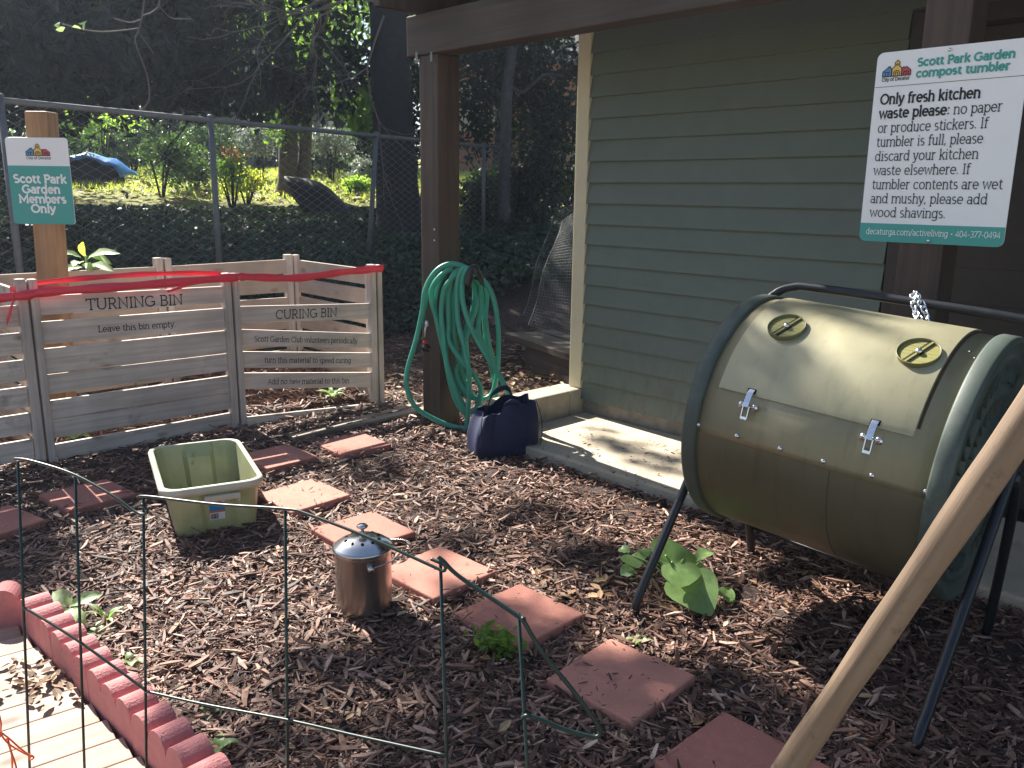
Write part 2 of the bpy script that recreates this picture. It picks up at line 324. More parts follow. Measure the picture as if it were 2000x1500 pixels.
# ------------------------------------------------------------------ lettering: slab-serif stroke glyphs
def A(cx, cy, rx, ry, a0, a1, n=12): return [(cx+rx*cos(radians(a0+(a1-a0)*i/n)), cy+ry*sin(radians(a0+(a1-a0)*i/n))) for i in range(n+1)]
def sf(x, y, w=.085): return [(x-w, y), (x+w, y)]
OB = lambda cx, rx=.18: A(cx, .25, rx, .25, 0, 360, 18)
ARCH = A(.26, .32, .16, .18, 180, 0)+[(.42, 0)]
NST = [[(.02,.5),(.1,.5),(.1,0)], sf(.1,0)]
GL = {
'a': (.46, [A(.21,.35,.15,.15,155,0)+[(.36,0),(.44,0)], A(.2,.145,.155,.145,0,360)]),
'b': (.5, [[(.02,.73),(.1,.73),(.1,0)], OB(.27)]), 'c': (.46, [A(.26,.25,.2,.25,42,318)]),
'd': (.54, [OB(.24), [(.34,.73),(.42,.73),(.42,0),(.5,0)]]), 'e': (.5, [[(.06,.26),(.44,.26)]+A(.25,.25,.19,.25,8,318)]),
'f': (.32, [A(.26,.6,.12,.13,40,180)+[(.14,0)], [(.04,.5),(.3,.5)], sf(.14,0)]),
'g': (.52, [OB(.24), [(.49,.5),(.42,.5),(.42,-.05)]+A(.24,-.05,.18,.16,0,-150)]),
'h': (.52, [[(.02,.73),(.1,.73),(.1,0)], sf(.1,0), ARCH, sf(.42,0)]),
'i': (.24, [[(.03,.5),(.12,.5),(.12,0)], sf(.12,0), [(.12,.65),(.12,.73)]]),
'k': (.48, [[(.02,.73),(.1,.73),(.1,0)], sf(.1,0), [(.38,.5),(.11,.22)], [(.2,.3),(.4,0)], sf(.38,.5,.07), sf(.4,0,.07)]),
'l': (.24, [[(.03,.73),(.12,.73),(.12,0)], sf(.12,0)]),
'm': (.82, NST+[ARCH, sf(.42,0,.07), A(.58,.32,.16,.18,180,0)+[(.74,0)], sf(.74,0,.07)]),
'n': (.52, NST+[ARCH, sf(.42,0)]), 'o': (.54, [OB(.27, .2)]),
'p': (.5, [[(.02,.5),(.1,.5),(.1,-.2)], sf(.1,-.2), OB(.27)]), 'r': (.36, NST+[A(.26,.3,.16,.2,180,65)]),
's': (.4, [A(.2,.375,.13,.125,45,270)+A(.2,.125,.14,.125,90,-135)[1:]]),
't': (.34, [[(.14,.66),(.14,.14)]+A(.26,.14,.12,.14,180,305), [(.03,.5),(.3,.5)]]),
'u': (.52, [[(.02,.5),(.1,.5)]+A(.25,.17,.15,.17,180,360)+[(.4,.2)], [(.32,.5),(.4,.5),(.4,0),(.48,0)]]),
'v': (.45, [[(.05,.5),(.22,0),(.4,.5)], sf(.06,.5,.07), sf(.39,.5,.07)]),
'w': (.68, [[(.05,.5),(.19,0),(.34,.48),(.49,0),(.63,.5)], sf(.06,.5,.07), sf(.62,.5,.07)]),
'y': (.45, [[(.05,.5),(.22,0)], [(.4,.5),(.19,-.13),(.1,-.2),(.02,-.19)], sf(.06,.5,.07), sf(.39,.5,.07)]),
'S': (.52, [A(.26,.525,.18,.175,40,270)+A(.26,.175,.19,.175,90,-140)[1:]]),
'P': (.52, [[(.12,0),(.12,.7)], sf(.12,0,.1), [(.02,.7),(.3,.7)]+A(.3,.51,.17,.19,90,-90)+[(.12,.32)]]),
'G': (.72, [A(.36,.35,.3,.35,42,330)+[(.62,.3)], [(.42,.31),(.69,.31)], [(.62,.31),(.62,.06)]]),
'O': (.72, [A(.36,.35,.3,.35,0,360,22)]), 'I': (.28, [[(.14,0),(.14,.7)], sf(.14,0,.1), sf(.14,.7,.1)]),
'M': (.84, [[(.12,0),(.12,.7),(.42,.18),(.72,.7),(.72,0)], sf(.12,0,.09), sf(.72,0,.09), [(.03,.7),(.12,.7)], [(.72,.7),(.81,.7)]]),
'C': (.66, [A(.36,.35,.3,.35,45,315), [(.58,.46),(.58,.68)]]),
'D': (.66, [[(.02,0),(.28,0)]+A(.28,.35,.32,.35,-90,90)+[(.02,.7)], [(.12,0),(.12,.7)]]),
'T': (.58, [[(.29,0),(.29,.7)], sf(.29,0,.1), [(.03,.56),(.03,.7),(.55,.7),(.55,.56)]]),
'U': (.7, [[(.12,.7),(.12,.24)]+A(.35,.24,.23,.24,180,360)+[(.58,.7)], sf(.12,.7,.09), sf(.58,.7,.09)]),
'R': (.6, [[(.12,0),(.12,.7)], sf(.12,0,.1), [(.02,.7),(.3,.7)]+A(.3,.51,.17,.19,90,-90)+[(.12,.32)], [(.3,.32),(.48,0),(.58,0)]]),
'N': (.7, [[(.12,0),(.12,.7),(.58,0),(.58,.7)], sf(.12,0,.1), sf(.58,.7,.1), [(.03,.7),(.12,.7)]]),
'B': (.56, [[(.12,0),(.12,.7)], [(.02,.7),(.3,.7)]+A(.3,.535,.15,.165,90,-90)+[(.12,.37)], [(.3,.37)]+A(.31,.185,.18,.185,90,-90)+[(.02,0)]]),
'L': (.48, [[(.12,.7),(.12,0)], sf(.12,.7,.1), [(.02,0),(.44,0),(.44,.15)]]),
'A': (.62, [[(.07,0),(.31,.7),(.55,0)], [(.16,.24),(.46,.24)], sf(.08,0,.08), sf(.54,0,.08)]),
'0': (.5, [A(.25,.35,.19,.35,0,360,18)]), '3': (.46, [A(.22,.525,.17,.175,140,-80)+A(.22,.18,.2,.18,80,-140)]),
'4': (.5, [[(.36,0),(.36,.7),(.04,.18),(.47,.18)]]), '7': (.46, [[(.05,.6),(.05,.7),(.42,.7),(.16,0)]]),
'9': (.48, [A(.24,.48,.18,.22,0,360), [(.42,.48),(.38,.2),(.18,0)]]),
'.': (.2, [[(.1,-.01),(.1,.08)]]), ',': (.2, [[(.11,.08),(.06,-.1)]]), ':': (.2, [[(.1,0),(.1,.09)], [(.1,.4),(.1,.49)]]),
'/': (.36, [[(.02,-.1),(.32,.75)]]), '-': (.34, [[(.05,.28),(.29,.28)]]), '*': (.4, [A(.2,.3,.06,.06,0,360,8)]), ' ': (.26, []),
}
def strokes(mb, pts, t, Mf, y):
    """a flat stroke of thickness t; Mf maps 2-D points to the plane at depth y"""
    P = [Vector(p) for p in pts]; closed = (P[0]-P[-1]).length < 1e-5
    if closed: P = P[:-1]
    n = len(P); Lp = []; Rp = []
    for i in range(n):
        a = P[i-1] if (i or closed) else None; b = P[(i+1) % n] if (i < n-1 or closed) else None
        d1 = (P[i]-a).normalized() if a is not None else None; d2 = (b-P[i]).normalized() if b is not None else None
        if d1 is None: d1 = d2
        if d2 is None: d2 = d1
        n1 = Vector((-d1.y, d1.x)); n2 = Vector((-d2.y, d2.x)); m = n1+n2
        m = m.normalized() if m.length > 1e-4 else n1
        k = min(1/max(m.dot(n1), .45), 2)*t/2; Lp.append(P[i]+m*k); Rp.append(P[i]-m*k)
    vs = [Mf(p, y) for p in Lp]+[Mf(p, y) for p in Rp]
    fs = [(i, n+i, n+(i+1) % n, (i+1) % n) for i in range(n if closed else n-1)]
    mb.add(vs, fs)
def put_text(name, s, x0, z0, x1, z1, cap, wt, mat, parent, y=-.001, label=None):
    """text s on the local xz plane, baseline from (x0,z0) to (x1,z1), cap height and stroke weight in metres"""
    adv = sum(GL[c][0] for c in s); e = Vector((x1-x0, z1-z0)); Ln = e.length; e.normalize(); n = Vector((-e.y, e.x))
    kx = Ln/adv; kz = cap/.7; mb = MB(); cx = 0; dy = 0
    def Mf(p, yy): q = Vector((x0, z0))+e*p.x+n*p.y; return (q.x, yy, q.y)
    for c in s:
        wd, st = GL[c]
        for q in st:
            strokes(mb, [((cx+a)*kx, b*kz) for a, b in q], wt, Mf, y-dy*2e-5); dy = (dy+1) % 12
        cx += wd
    o = mb.build(name, mat, parent)
    return o
def flat(mb, poly, y): n = len(mb.v); mb.v += [(a, y, b) for a, b in poly]; mb.f.append(list(range(n, n+len(poly)))); mb.sm.append(False)
m_eb = plain('emblem_blue', (.10,.27,.52), .5, 0, .02, 5); m_ey = plain('emblem_yellow', (.80,.50,.10), .5, 0, .02, 5); m_er = plain('emblem_red', (.55,.07,.08), .5, 0, .02, 5)
def emblem(parent, x0, z0, w, h, y):
    """three little houses: blue, a yellow church, red, with black outlines"""
    def q(P): return [(x0+a*w, z0+b*h) for a, b in P]
    blue = [(0,0),(.33,0),(.33,.42),(.26,.52),(.26,.62),(.19,.62),(.19,.55),(.17,.56),(0,.32)]
    red = [(.67,0),(1,0),(1,.3),(.84,.55),(.78,.48),(.74,.55),(.67,.45)]
    yel = [(.32,0),(.68,0),(.68,.48),(.58,.62),(.58,.86),(.5,1),(.42,.86),(.42,.62),(.32,.48)]
    mb = MB()
    for P, m, nm in ((blue, m_eb, 'blue_house'), (red, m_er, 'red_house'), (yel, m_ey, 'yellow_church')):
        b = MB(); flat(b, q(P), y-.0004 if m is not m_ey else y-.0006); b.build('emblem', m, parent)
        def Mf(p, yy): return (p.x, yy, p.y)
        strokes(mb, q(P+[P[0]]), w*.03, Mf, y-.0009)
    for P in ([(.40,0),(.40,.2)]+A(.5,.2,.1,.14,180,0)+[(.6,0)], [(.46,0),(.46,.18)]+A(.5,.18,.04,.07,180,0,6)+[(.54,0)], A(.5,.72,.035,.05,0,360,8),
              [(.1,0),(.1,.22)], [(.2,0),(.2,.24)], [(.05,.28),(.27,.28)], [(.76,0),(.76,.25),(.92,.25),(.92,0)], [(.84,0),(.84,.25)], [(0,0),(1,0)]):
        strokes(mb, q(P), w*.028, Mf, y-.0011)
    mb.build('emblem_outline', m_ink, parent)
def round_rect(x0, x1, z0, z1, r, n=6):
    P = []
    for cx, cz, a in ((x1-r, z1-r, 0), (x0+r, z1-r, 90), (x0+r, z0+r, 180), (x1-r, z0+r, 270)):
        P += [(cx+r*cos(radians(a+90*i/n)), cz+r*sin(radians(a+90*i/n))) for i in range(n+1)]
    return P
XZ = Matrix(((1,0,0,0),(0,0,1,0),(0,1,0,0),(0,0,0,1)))   # local (x,y,h) -> (x,h,y)

# ------------------------------------------------------------------ shed, slab, kerb, pergola (frame of the wall)
shed = thing('garden_shed', 'sage green clapboard shed with cream corner trim beside the patio slab', 'shed', O, WROT)
mb = MB(); e = .1145
mb.v = []
for i in range(22):
    z0 = .135+i*e; z1 = z0+e+.012; 
    for a0, a1 in (((.0, 1.70),) if z0 < 2.02 else ((.0, 5.2),)):
        P = [(a0,-.031,z0),(a1,-.031,z0),(a1,-.006,z1),(a0,-.006,z1),(a0,.004,z0),(a1,.004,z0),(a1,.004,z1),(a0,.004,z1)]
        mb.add(P, [(0,1,2,3),(0,4,5,1),(0,3,7,4),(1,5,6,2)])
    if z0 < 2.02:
        a0, a1 = 2.75, 5.2
        P = [(a0,-.031,z0),(a1,-.031,z0),(a1,-.006,z1),(a0,-.006,z1),(a0,.004,z0),(a1,.004,z0),(a1,.004,z1),(a0,.004,z1)]
        mb.add(P, [(0,1,2,3),(0,4,5,1),(0,3,7,4),(1,5,6,2)])
mb.build('siding', m_siding, shed)
MB().box(0,1.72,.005,.15,-.1,2.6).box(2.74,5.2,.005,.15,-.1,2.6).box(1.72,2.74,.005,.15,2.075,2.6).box(-.05,.0,.02,3.2,-.1,2.6).box(-.05,5.2,3.2,3.3,-.1,2.6).build('wall', m_siding, shed)
MB().box(.004,1.71,-.006,.004,-.1,.134).build('foundation', m_found, shed)
MB().box(-.092,-.001,-.032,.06,.2,2.6).build('corner_trim', m_trim, shed, bevel=.004)
dr = MB().box(1.79,2.68,.09,.13,.07,2.0).build('door', m_dark, shed, bevel=.004)
MB().box(1.705,1.788,-.02,.16,.055,2.07).box(2.68,2.76,-.02,.16,.055,2.07).box(1.788,2.68,-.018,.16,2.0,2.07).build('door_frame', m_dark, shed, bevel=.004)
MB().box(1.95,2.52,.084,.089,.3,.9).box(1.95,2.52,.084,.089,1.05,1.8).build('door_panel', m_dark, dr, bevel=.003)
MB().box(-.62,5.3,-.80,3.4,2.405,2.47).build('roof', m_beam, shed)
MB().box(-.60,5.2,-.60,-.01,2.385,2.402).build('porch_ceiling', m_beam, shed)

per = thing('porch_frame', 'dark brown timber porch frame of posts and a long beam before the green wall', 'porch frame', wl(-.52,.67,0), WROT)
ox, oy = -.52, -.67          # local offsets so that parts use a, -b
def pb(m, a0, a1, b0, b1, z0, z1): return m.box(a0-ox, a1-ox, -b1-oy, -b0-oy, z0, z1)
pb(MB(), -.597, -.442, .595, .75, -.05, 2.043).build('post', m_postz, per, bevel=.006)
pb(MB(), 2.035, 2.180, .605, .75, .04, 2.043).build('post', m_postz, per, bevel=.006)
pb(MB(), -.69, 5.2, .64, .762, 2.045, 2.252).build('beam', m_beam, per, bevel=.006)
pb(MB(), -.66, 5.2, .585, .637, 2.06, 2.25).build('beam', m_beam, per, bevel=.006)
for i in range(8): pb(MB(), -.62+i*.62, -.575+i*.62, -.0, 1.02, 2.255, 2.40).build('rafter', m_postz, per, bevel=.004)
for a, z, s in ((-.60,2.035,.9), (-.475,2.03,.75)):
    pb(MB(), a-.011*s, a+.011*s, .763, .766, z-.035*s, z+.03*s).build('bracket', plain('faded_white_bracket', (.24,.23,.22), .7), per, bevel=.001)
for z in (1.07, 1.13):
    M = Matrix.Translation((-.475-ox, -.752-oy, z)) @ Matrix.Rotation(pi/2, 4, 'X'); MB().lathe([(0,.005),(.005,.004),(.006,0)], 10, M).build('screw', m_zinc, per)

struct(MB().box(0.006, 5, -.765, -.006, -.2, .055, Matrix.Translation(O) @ Matrix.Rotation(WROT, 4, 'Z')).build('patio', m_conc, None, bevel=.012))
kb = MB(); MW = Matrix.Translation(O) @ Matrix.Rotation(WROT, 4, 'Z')
kb.box(-.18, .0, -.115, .012, -.2, .198, MW).box(-.178, .002, -.62, -.123, -.2, .2, MW)
struct(kb.build('kerb', m_kerb, None, bevel=.012))

# ------------------------------------------------------------------ right-hand sign
sg = thing('information_sign', 'large white and teal sign about the compost tumbler screwed to the dark post', 'sign', wl(2.133,.757,1.185), WROT)
ax_, az_ = 2.133, 1.185
bd = MB().prism(round_rect(1.899-ax_, 2.361-ax_, 1.182-az_, 1.806-az_, .022), -.004, .0, XZ @ Matrix.Scale(-1,4,(0,0,1))).build('board', m_white, sg, bevel=.0008)
YF = -.0012
def tx(nm, s, x0, z0, x1, z1, cap, wt, m, P=sg): return put_text(nm, s, x0-ax_, z0-az_, x1-ax_, z1-az_, cap, wt, m, P, YF-.0006)
b = MB(); P = round_rect(1.8992-ax_, 2.3608-ax_, 1.1822-az_, 1.30-az_, .022); zc = 1.244-az_
flat(b, [(x, min(z, zc)) for x, z in P], YF); b.build('teal_band', m_teal, sg)
b = MB(); flat(b, [(1.901-ax_,1.6945-az_),(2.359-ax_,1.6965-az_),(2.359-ax_,1.698-az_),(1.901-ax_,1.696-az_)], YF); b.build('rule', m_ink, sg)
tx('heading', 'Scott Park Garden', 2.033, 1.753, 2.322, 1.753, .0225, .0062, m_teal); tx('heading', 'compost tumbler', 2.033, 1.7185, 2.312, 1.7185, .0225, .0062, m_teal)
emblem(sg, 1.923-ax_, 1.7275-az_, .092, .05, YF)
tx('city_name', 'City of Decatur', 1.922, 1.713, 2.014, 1.714, .0105, .0018, m_ink)
for s, x0, z0, x1, wt in (('Only fresh kitchen',1.924,1.640,2.238,.0058),('waste please:',1.925,1.594,2.152,.0058),('no paper',2.163,1.595,2.306,.003),
        ('or produce stickers. If',1.925,1.547,2.271,.003),('tumbler is full, please',1.926,1.501,2.263,.003),('discard your kitchen',1.926,1.454,2.255,.003),
        ('waste elsewhere. If',1.926,1.407,2.236,.003),('tumbler contents are wet',1.926,1.360,2.337,.003),('and mushy, please add',1.926,1.313,2.299,.003),('wood shavings.',1.928,1.266,2.179,.003)):
    tx('notice_text', s, x0, z0, x1, z0+.002, .0305, wt, m_ink)
tx('web_address', 'decaturga.com/activeliving * 404-377-0494', 1.922, 1.2065, 2.350, 1.2095, .0195, .0019, m_whiteink)
b = MB()
for x, z in ((2.13,1.793),(2.135,1.192)):
    MB().lathe([(0,.005),(.004,.0045),(.006,.001),(.006,0)], 12, Matrix.Translation((x-ax_,-.004,z-az_)) @ Matrix.Rotation(pi/2,4,'X')).build('screw', m_zinc, sg)

# ------------------------------------------------------------------ left sign on its own post
sp = thing('garden_sign', 'small teal and white garden members sign on a pale pine post', 'sign', (-2.607,4.75,0))
b = MB(); b.box(-.125,.0,-.01,.11,-.1,1.733, Matrix(((1,0,.038,.0),(0,1,0,.02),(0,0,1,0),(0,0,0,1)))); b.build('post', m_signpost, sp, bevel=.008)
b = MB(); b.prism(round_rect(-.175,.166,1.130,1.594,.018), -.004, 0, XZ @ Matrix.Scale(-1,4,(0,0,1))); 
sb = b.build('board', m_white, sp, bevel=.0008)
b = MB(); P = round_rect(-.1748,.1658,1.1302,1.5,.018); flat(b, [(x, min(z, 1.444)) for x, z in P], -.0012); b.build('teal_panel', m_teal, sp)
for s, x0, x1, z in (('Scott Park',-.152,.141,1.355),('Garden',-.110,.101,1.2995),('Members',-.134,.128,1.247),('Only',-.072,.065,1.195)):
    put_text('lettering', s, x0, z, x1, z, .0395, .0105, m_whiteink, sp, -.0018)
emblem(sp, -.066, 1.4985, .13, .062, -.0012)
put_text('city_name', 'City of Decatur', -.067, 1.480, .07, 1.480, .0125, .0022, m_ink, sp, -.0018)

# ------------------------------------------------------------------ compost bins
BO = Vector((-1.575, 4.60, 0)); BR = atan2(.685, .729)
cb = thing('compost_bin', 'grey weathered slatted timber compost bin with three open bays', 'compost bin', BO, BR)
def post(x, y, h, w_=.085):
    b = MB(); b.box(x-w_*.52, x-.004, y-.02, y+.03, -.05, h); b.box(x+.008, x+w_*.5, y-.02, y+.024, -.05, h-.004); b.box(x-w_*.3, x+w_*.3, y+.03, y+.075, -.05, h-.015)
    return b.build('post', m_binz, cb, bevel=.003)
for x, h in ((-.972,.912), (.026,.886), (.972,.888), (-1.96,.90)): post(x, 0, h)
DP = 1.0
for x, h in ((-.985,.885), (.045,.905), (.95,.89), (-2.0,.885)): post(x, DP, h, .10)
def slat(b, x0, x1, zl, zr, ht, y, th=.019):
    P = [(x0,y,zl-ht),(x1,y,zr-ht),(x1,y,zr),(x0,y,zl),(x0,y+th,zl-ht),(x1,y+th,zr-ht),(x1,y+th,zr),(x0,y+th,zl)]
    b.add(P, [(0,1,2,3),(5,4,7,6),(4,0,3,7),(1,5,6,2),(3,2,6,7),(4,5,1,0)])
def board(x0, x1, zl, zr, ht, y, lab=None, txt=None, mat=m_binx):
    b = MB(); slat(b, x0, x1, zl, zr, ht, y); o = b.build('board', m_bintext if txt else mat, cb, bevel=.002)
    if lab: o['label'] = lab
    if txt:
        for s, a0, z0, a1, z1, cap, wt in txt: put_text('lettering', s, a0, z0, a1, z1, cap, wt, m_ink, o, y-.0012)
    return o
FY = -.002
board(-.925,-.02,.826,.815,.091,FY,'top board lettered TURNING BIN',[('TURNING BIN',-.722,.744,-.242,.734,.052,.0062)])
board(-.925,-.02,.704,.695,.110,FY,'board lettered Leave this bin empty',[('Leave this bin empty.',-.677,.629,-.29,.618,.030,.0042)])
for zl, zr, h in ((.573,.57,.122),(.444,.44,.096),(.316,.314,.094),(.219,.217,.093),(.094,.10,.085)): board(-.926,-.02,zl,zr,h,FY)
board(.075,.94,.697,.645,.095,FY,'board lettered CURING BIN',[('CURING BIN',.284,.607,.692,.586,.050,.006)])
board(.078,.94,.567,.455,.093,FY,'sloping board with volunteer notice',[('Scott Garden Club volunteers periodically',.146,.492,.829,.404,.031,.0036)])
board(.078,.94,.441,.33,.094,FY,'sloping board about turning',[('turn this material to speed curing',.2,.362,.778,.287,.031,.0036)])
board(.08,.94,.317,.203,.095,FY,'lowest lettered board',[('Add no new material to this bin',.213,.232,.761,.160,.031,.0036)])
board(.062,1.05,.067,.0,.085,FY-.03)
for i in range(7): 
    z = .79-.13*i; board(-1.93,-1.02,z,z+.0,.1,FY+.004)
for x0, x1 in ((-1.95,-1.03),(-.94,0),(.09,.91)):
    b = MB()
    for i in range(7): z = .855-.128*i; slat(b, x0, x1, z+R_.uniform(-.01,.01), z+R_.uniform(-.01,.01), .098, DP-.006)
    b.build('rear_panel', m_binrear, cb, bevel=.002)
for x in (-.99, .985, -2.02):
    b = MB()
    for i in range(7):
        z = .85-.128*i; s = .03 if x == -.99 else 0
        P = [(x,.05,z-.1),(x,DP,z-.1),(x,DP,z),(x,.05,z),(x+.019,.05,z-.1),(x+.019,DP,z-.1),(x+.019,DP,z),(x+.019,.05,z)]
        b.add(P, [(1,0,3,2),(4,5,6,7),(0,4,7,3),(5,1,2,6),(2,3,7,6),(0,1,5,4)])
    b.build('side_panel', m_biny, cb, bevel=.002)
# red flagging tape tied along the tops of the posts
def ribbon(b, pts, wd, tw=0):
    P = spline(pts, 10); n = len(P); vs = []
    for i, p in enumerate(P):
        a = .25*sin(i*.37+tw); h = wd*(.5+.06*sin(i*.9+tw)); vs += [p+Vector((0, a*h-.0006, h)), p+Vector((0, -a*h-.0006, -h)), p+Vector((0, -a*h+.0006, -h)), p+Vector((0, a*h+.0006, h))]
    fs = []
    for i in range(n-1):
        for k in range(4): fs.append((i*4+k, i*4+(k+1) % 4, i*4+4+(k+1) % 4, i*4+4+k))
    b.add(vs, fs, True)
tp = thing('flagging_tape', 'bright red plastic tape stretched along the bin posts', 'tape', BO, BR)
b = MB()
ribbon(b, [(-2.0,-.045,.84),(-1.4,-.05,.825),(-1.02,-.05,.838),(-.9,-.045,.848),(-.5,-.035,.852),(.0,-.04,.862),(.1,-.04,.862),(.4,-.035,.838),(.7,-.035,.853),(.97,-.035,.863),(1.02,-.03,.865)], .042)
ribbon(b, [(-1.03,.05,.86),(-.9,.045,.885),(-.5,.03,.90),(-.15,.02,.892),(.02,.02,.875)], .026, 1)
ribbon(b, [(-.93,-.045,.872),(-.80,-.03,.86),(-.70,-.02,.838)], .018, 2)
ribbon(b, [(-1.03,-.055,.872),(-1.05,-.05,.80),(-1.08,-.045,.72)], .03, 2)
ribbon(b, [(-.05,-.03,.86),(-.2,-.03,.84),(-.33,-.03,.81)], .014, 1)
b.build('tape', m_ribbon, tp)

# ------------------------------------------------------------------ pavers
PV = [((-.19,1.81+.14+.02),(.0),'the sunlit square red paver directly right of the storage tub'), ]
pav = MB().box(-.146,.146,-.146,.146,-.03,.042).build('paver', m_red, None, bevel=.006)
def place_pav(c, rz, label, first=[True], dz=0):
    o = pav if first[0] else pav.copy()
    if not first[0]: COL.objects.link(o)
    first[0] = False; o.location = (c[0], c[1], dz); o.rotation_euler = (R_.uniform(-.02,.02), R_.uniform(-.02,.02), rz)
    tag(o, label, 'paver', 'square red pavers laid in the mulch'); return o
def cen(*px): 
    q = [gz(x, y, .042) for x, y in px]; return sum(q, Vector())/len(q)
for px, rz, lab in (
    (((510,955),(600,935),(677,965),(580,1010)), WROT+.03, 'fully sunlit salmon paver touching the right side of the storage tub'),
    (((610,1025),(720,998),(815,1045),(690,1075)), WROT-.02, 'sunlit pink paver just behind the steel pail lid'),
    (((763,1105),(875,1070),(957,1120),(820,1165)), WROT+.04, 'pink paver immediately right of the steel pail'),
    (((885,1190),(1030,1138),(1145,1205),(1000,1265)), WROT, 'red paver with the leafy clover clump at its corner'),
    (((1070,1312),(1215,1240),(1360,1330),(1210,1420)), WROT+.03, 'dusky red paver strewn with bark bits beside the wire fence loop'),
    (((1448,1397),(1300,1500),(1450,1600),(1605,1490)), WROT-.02, 'nearest red paver, crossed by the wooden handle'),
    (((90,955),(185,928),(275,965),(135,1015)), WROT+.10, 'shaded paver left of the storage tub with thin light stripes'),
    (((470,885),(560,860),(618,892),(520,925)), WROT+.05, 'shaded striped paver right behind the storage tub'),
    (((625,865),(700,845),(758,865),(670,888)), WROT-.04, 'farthest paver, striped with light next to the loose lath'),
    (((-70,1010),(-10,975),(38,1035),(-40,1075)), WROT+.2, 'paver cut off by the left edge of the view')):
    place_pav(cen(*px), rz, lab)

# ------------------------------------------------------------------ scalloped edging and deck
p0 = Vector((-1.49, 2.335, 0)); p1 = Vector((-.70, 1.585, 0)); ed = (p1-p0).normalized(); en_ = Vector((-ed.y, ed.x, 0))  # en_ to the garden
ERZ = atan2(ed.y, ed.x)
def scallop_mesh(n=3, wd=.0895, th=.074, h=.075):
    P = [(0, -.06), (n*wd-.003, -.06)]
    for k in range(n-1, -1, -1):
        for i in range(13):
            a = .16+(pi-.32)*i/12
            P.append((k*wd+wd/2-.0015+(wd/2-.0012)*cos(a)/cos(.16), h+.048*sin(a)))
    b = MB(); M = Matrix(((1,0,0,0),(0,0,1,0),(0,1,0,0),(0,0,0,1))); b.prism(P, 0, th, M)
    return b
sm_ = scallop_mesh().build('edging_block', m_scal, None, bevel=.008, seg=3)
labs = ['scalloped red edging block nearest the corner, beside the pale seedling', 'scalloped red edging block second from the corner', 'scalloped red edging block in the middle of the row',
        'scalloped red edging block next to last towards the viewer', 'scalloped red edging block at the bottom edge of the view']
for i, lb in enumerate(labs):
    o = sm_ if i == 0 else sm_.copy()
    if i: COL.objects.link(o)
    p = p0+ed*(.0895*3*i+.002*i)-en_*.0; o.location = (p.x, p.y, .0); o.rotation_euler = (R_.uniform(-.02,.02), 0, ERZ+R_.uniform(-.012,.012)+(.02 if i > 2 else 0))
    tag(o, lb, 'edging', 'scalloped red edging blocks')
o = sm_.copy(); COL.objects.link(o); q = p0+Vector((-.002,.0,0)); cr = ERZ+pi/2+.42+pi
o.location = (q.x-.275*cos(.30)-.0, q.y-.275*sin(.30)+.02, .012); o.rotation_euler = (0,0,.30); tag(o, 'scalloped red edging block turned across the end of the row at the left edge', 'edging', 'scalloped red edging blocks')
# boards of the deck
dk = MB(); pd = Vector((.62,.785,0)).normalized() ; 
pdir = (gz(106,1345,0)-gz(0,1377,0)).normalized(); 
for i in range(-7, 9):
    pn = Vector((pdir.y, -pdir.x, 0)); c = gz(60,1400,0)+pn*(i*.0985)
    a = c-pdir*1.5; 
    # stop every board at the edging line
    den = pdir.dot(en_); t = ((p0-en_*.006-c).dot(en_))/den; e_ = c+pdir*min(t, 1.5)
    dk.bar((a.x,a.y,.0), (e_.x,e_.y,.0), .0962, .03)
M = Matrix.Rotation(atan2(pdir.y, pdir.x), 4, 'Z')
dk.v = [tuple(M.inverted() @ Vector(v)) for v in dk.v]
o = dk.build('boardwalk', m_deck, None, bevel=.003); o.matrix_world = M; struct(o)

# ------------------------------------------------------------------ storage tub
m_tub, N, L, B = newmat('cloudy_green_plastic')
t = noise(N, L, 9, 6); r = ramp(N, L, t.outputs[0], [(.35, (.34,.37,.20)), (.65, (.43,.45,.28))])
t2 = noise(N, L, 14, 8, .75); r2 = ramp(N, L, t2.outputs[0], [(.60, (0,0,0)), (.74, (1,1,1))]); cc = mixc(N, L, r2.outputs[0], r.outputs[0], (.10,.11,.05))
L.new(cc, B.inputs['Base Color']); B.inputs['Roughness'].default_value = .35
tr = N.new('ShaderNodeBsdfTranslucent'); L.new(cc, tr.inputs[0]); mx = N.new('ShaderNodeMixShader'); mx.inputs[0].default_value = .17
L.new(B.outputs[0], mx.inputs[1]); L.new(tr.outputs[0], mx.inputs[2]); L.new(mx.outputs[0], N['Material Output'].inputs[0])
m_rim = plain('cream_plastic_rim', (.50,.50,.38), .4, 0, .06, 20, stain=((.2,.17,.1), 40, .66, .72))
tub = thing('storage_tub', 'empty cloudy green plastic storage tub on the mulch', 'tub', (-1.16,3.11,0), radians(27.08))
TH = .215
def ring(z, x0, x1, y0, y1, r, n=6, rec=0):
    P = round_rect(x0, x1, y0, y1, r, n); out = []
    # subdivide straight runs so the middle of front and back can be recessed
    m = len(P)
    for i in range(m):
        a = Vector(P[i]); c = Vector(P[(i+1) % m]); out.append(a)
        if (c-a).length > .1:
            for k in range(1, 12): out.append(a.lerp(c, k/12))
    q = []
    for p in out:
        x, y = p.x, p.y; fx = (x-x0)/(x1-x0)
        if rec and .34 < fx < .70:
            if abs(y-y0) < .004: y += rec
            if abs(y-y1) < .004: y -= rec
        q.append(Vector((x, y, z)))
    return q
b = MB(); rings = []
for k in range(9):
    f = k/8; g = f; rings.append(ring(.004+TH*f, -.148-.036*g, .158+.012*g, .0-.052*g, .52+.036*g, .045+.015*g, 6, .016 if k < 7 else (.008 if k == 7 else 0)))
base_in = ring(.002, -.135, .145, .015, .505, .04, 6)
inner = []
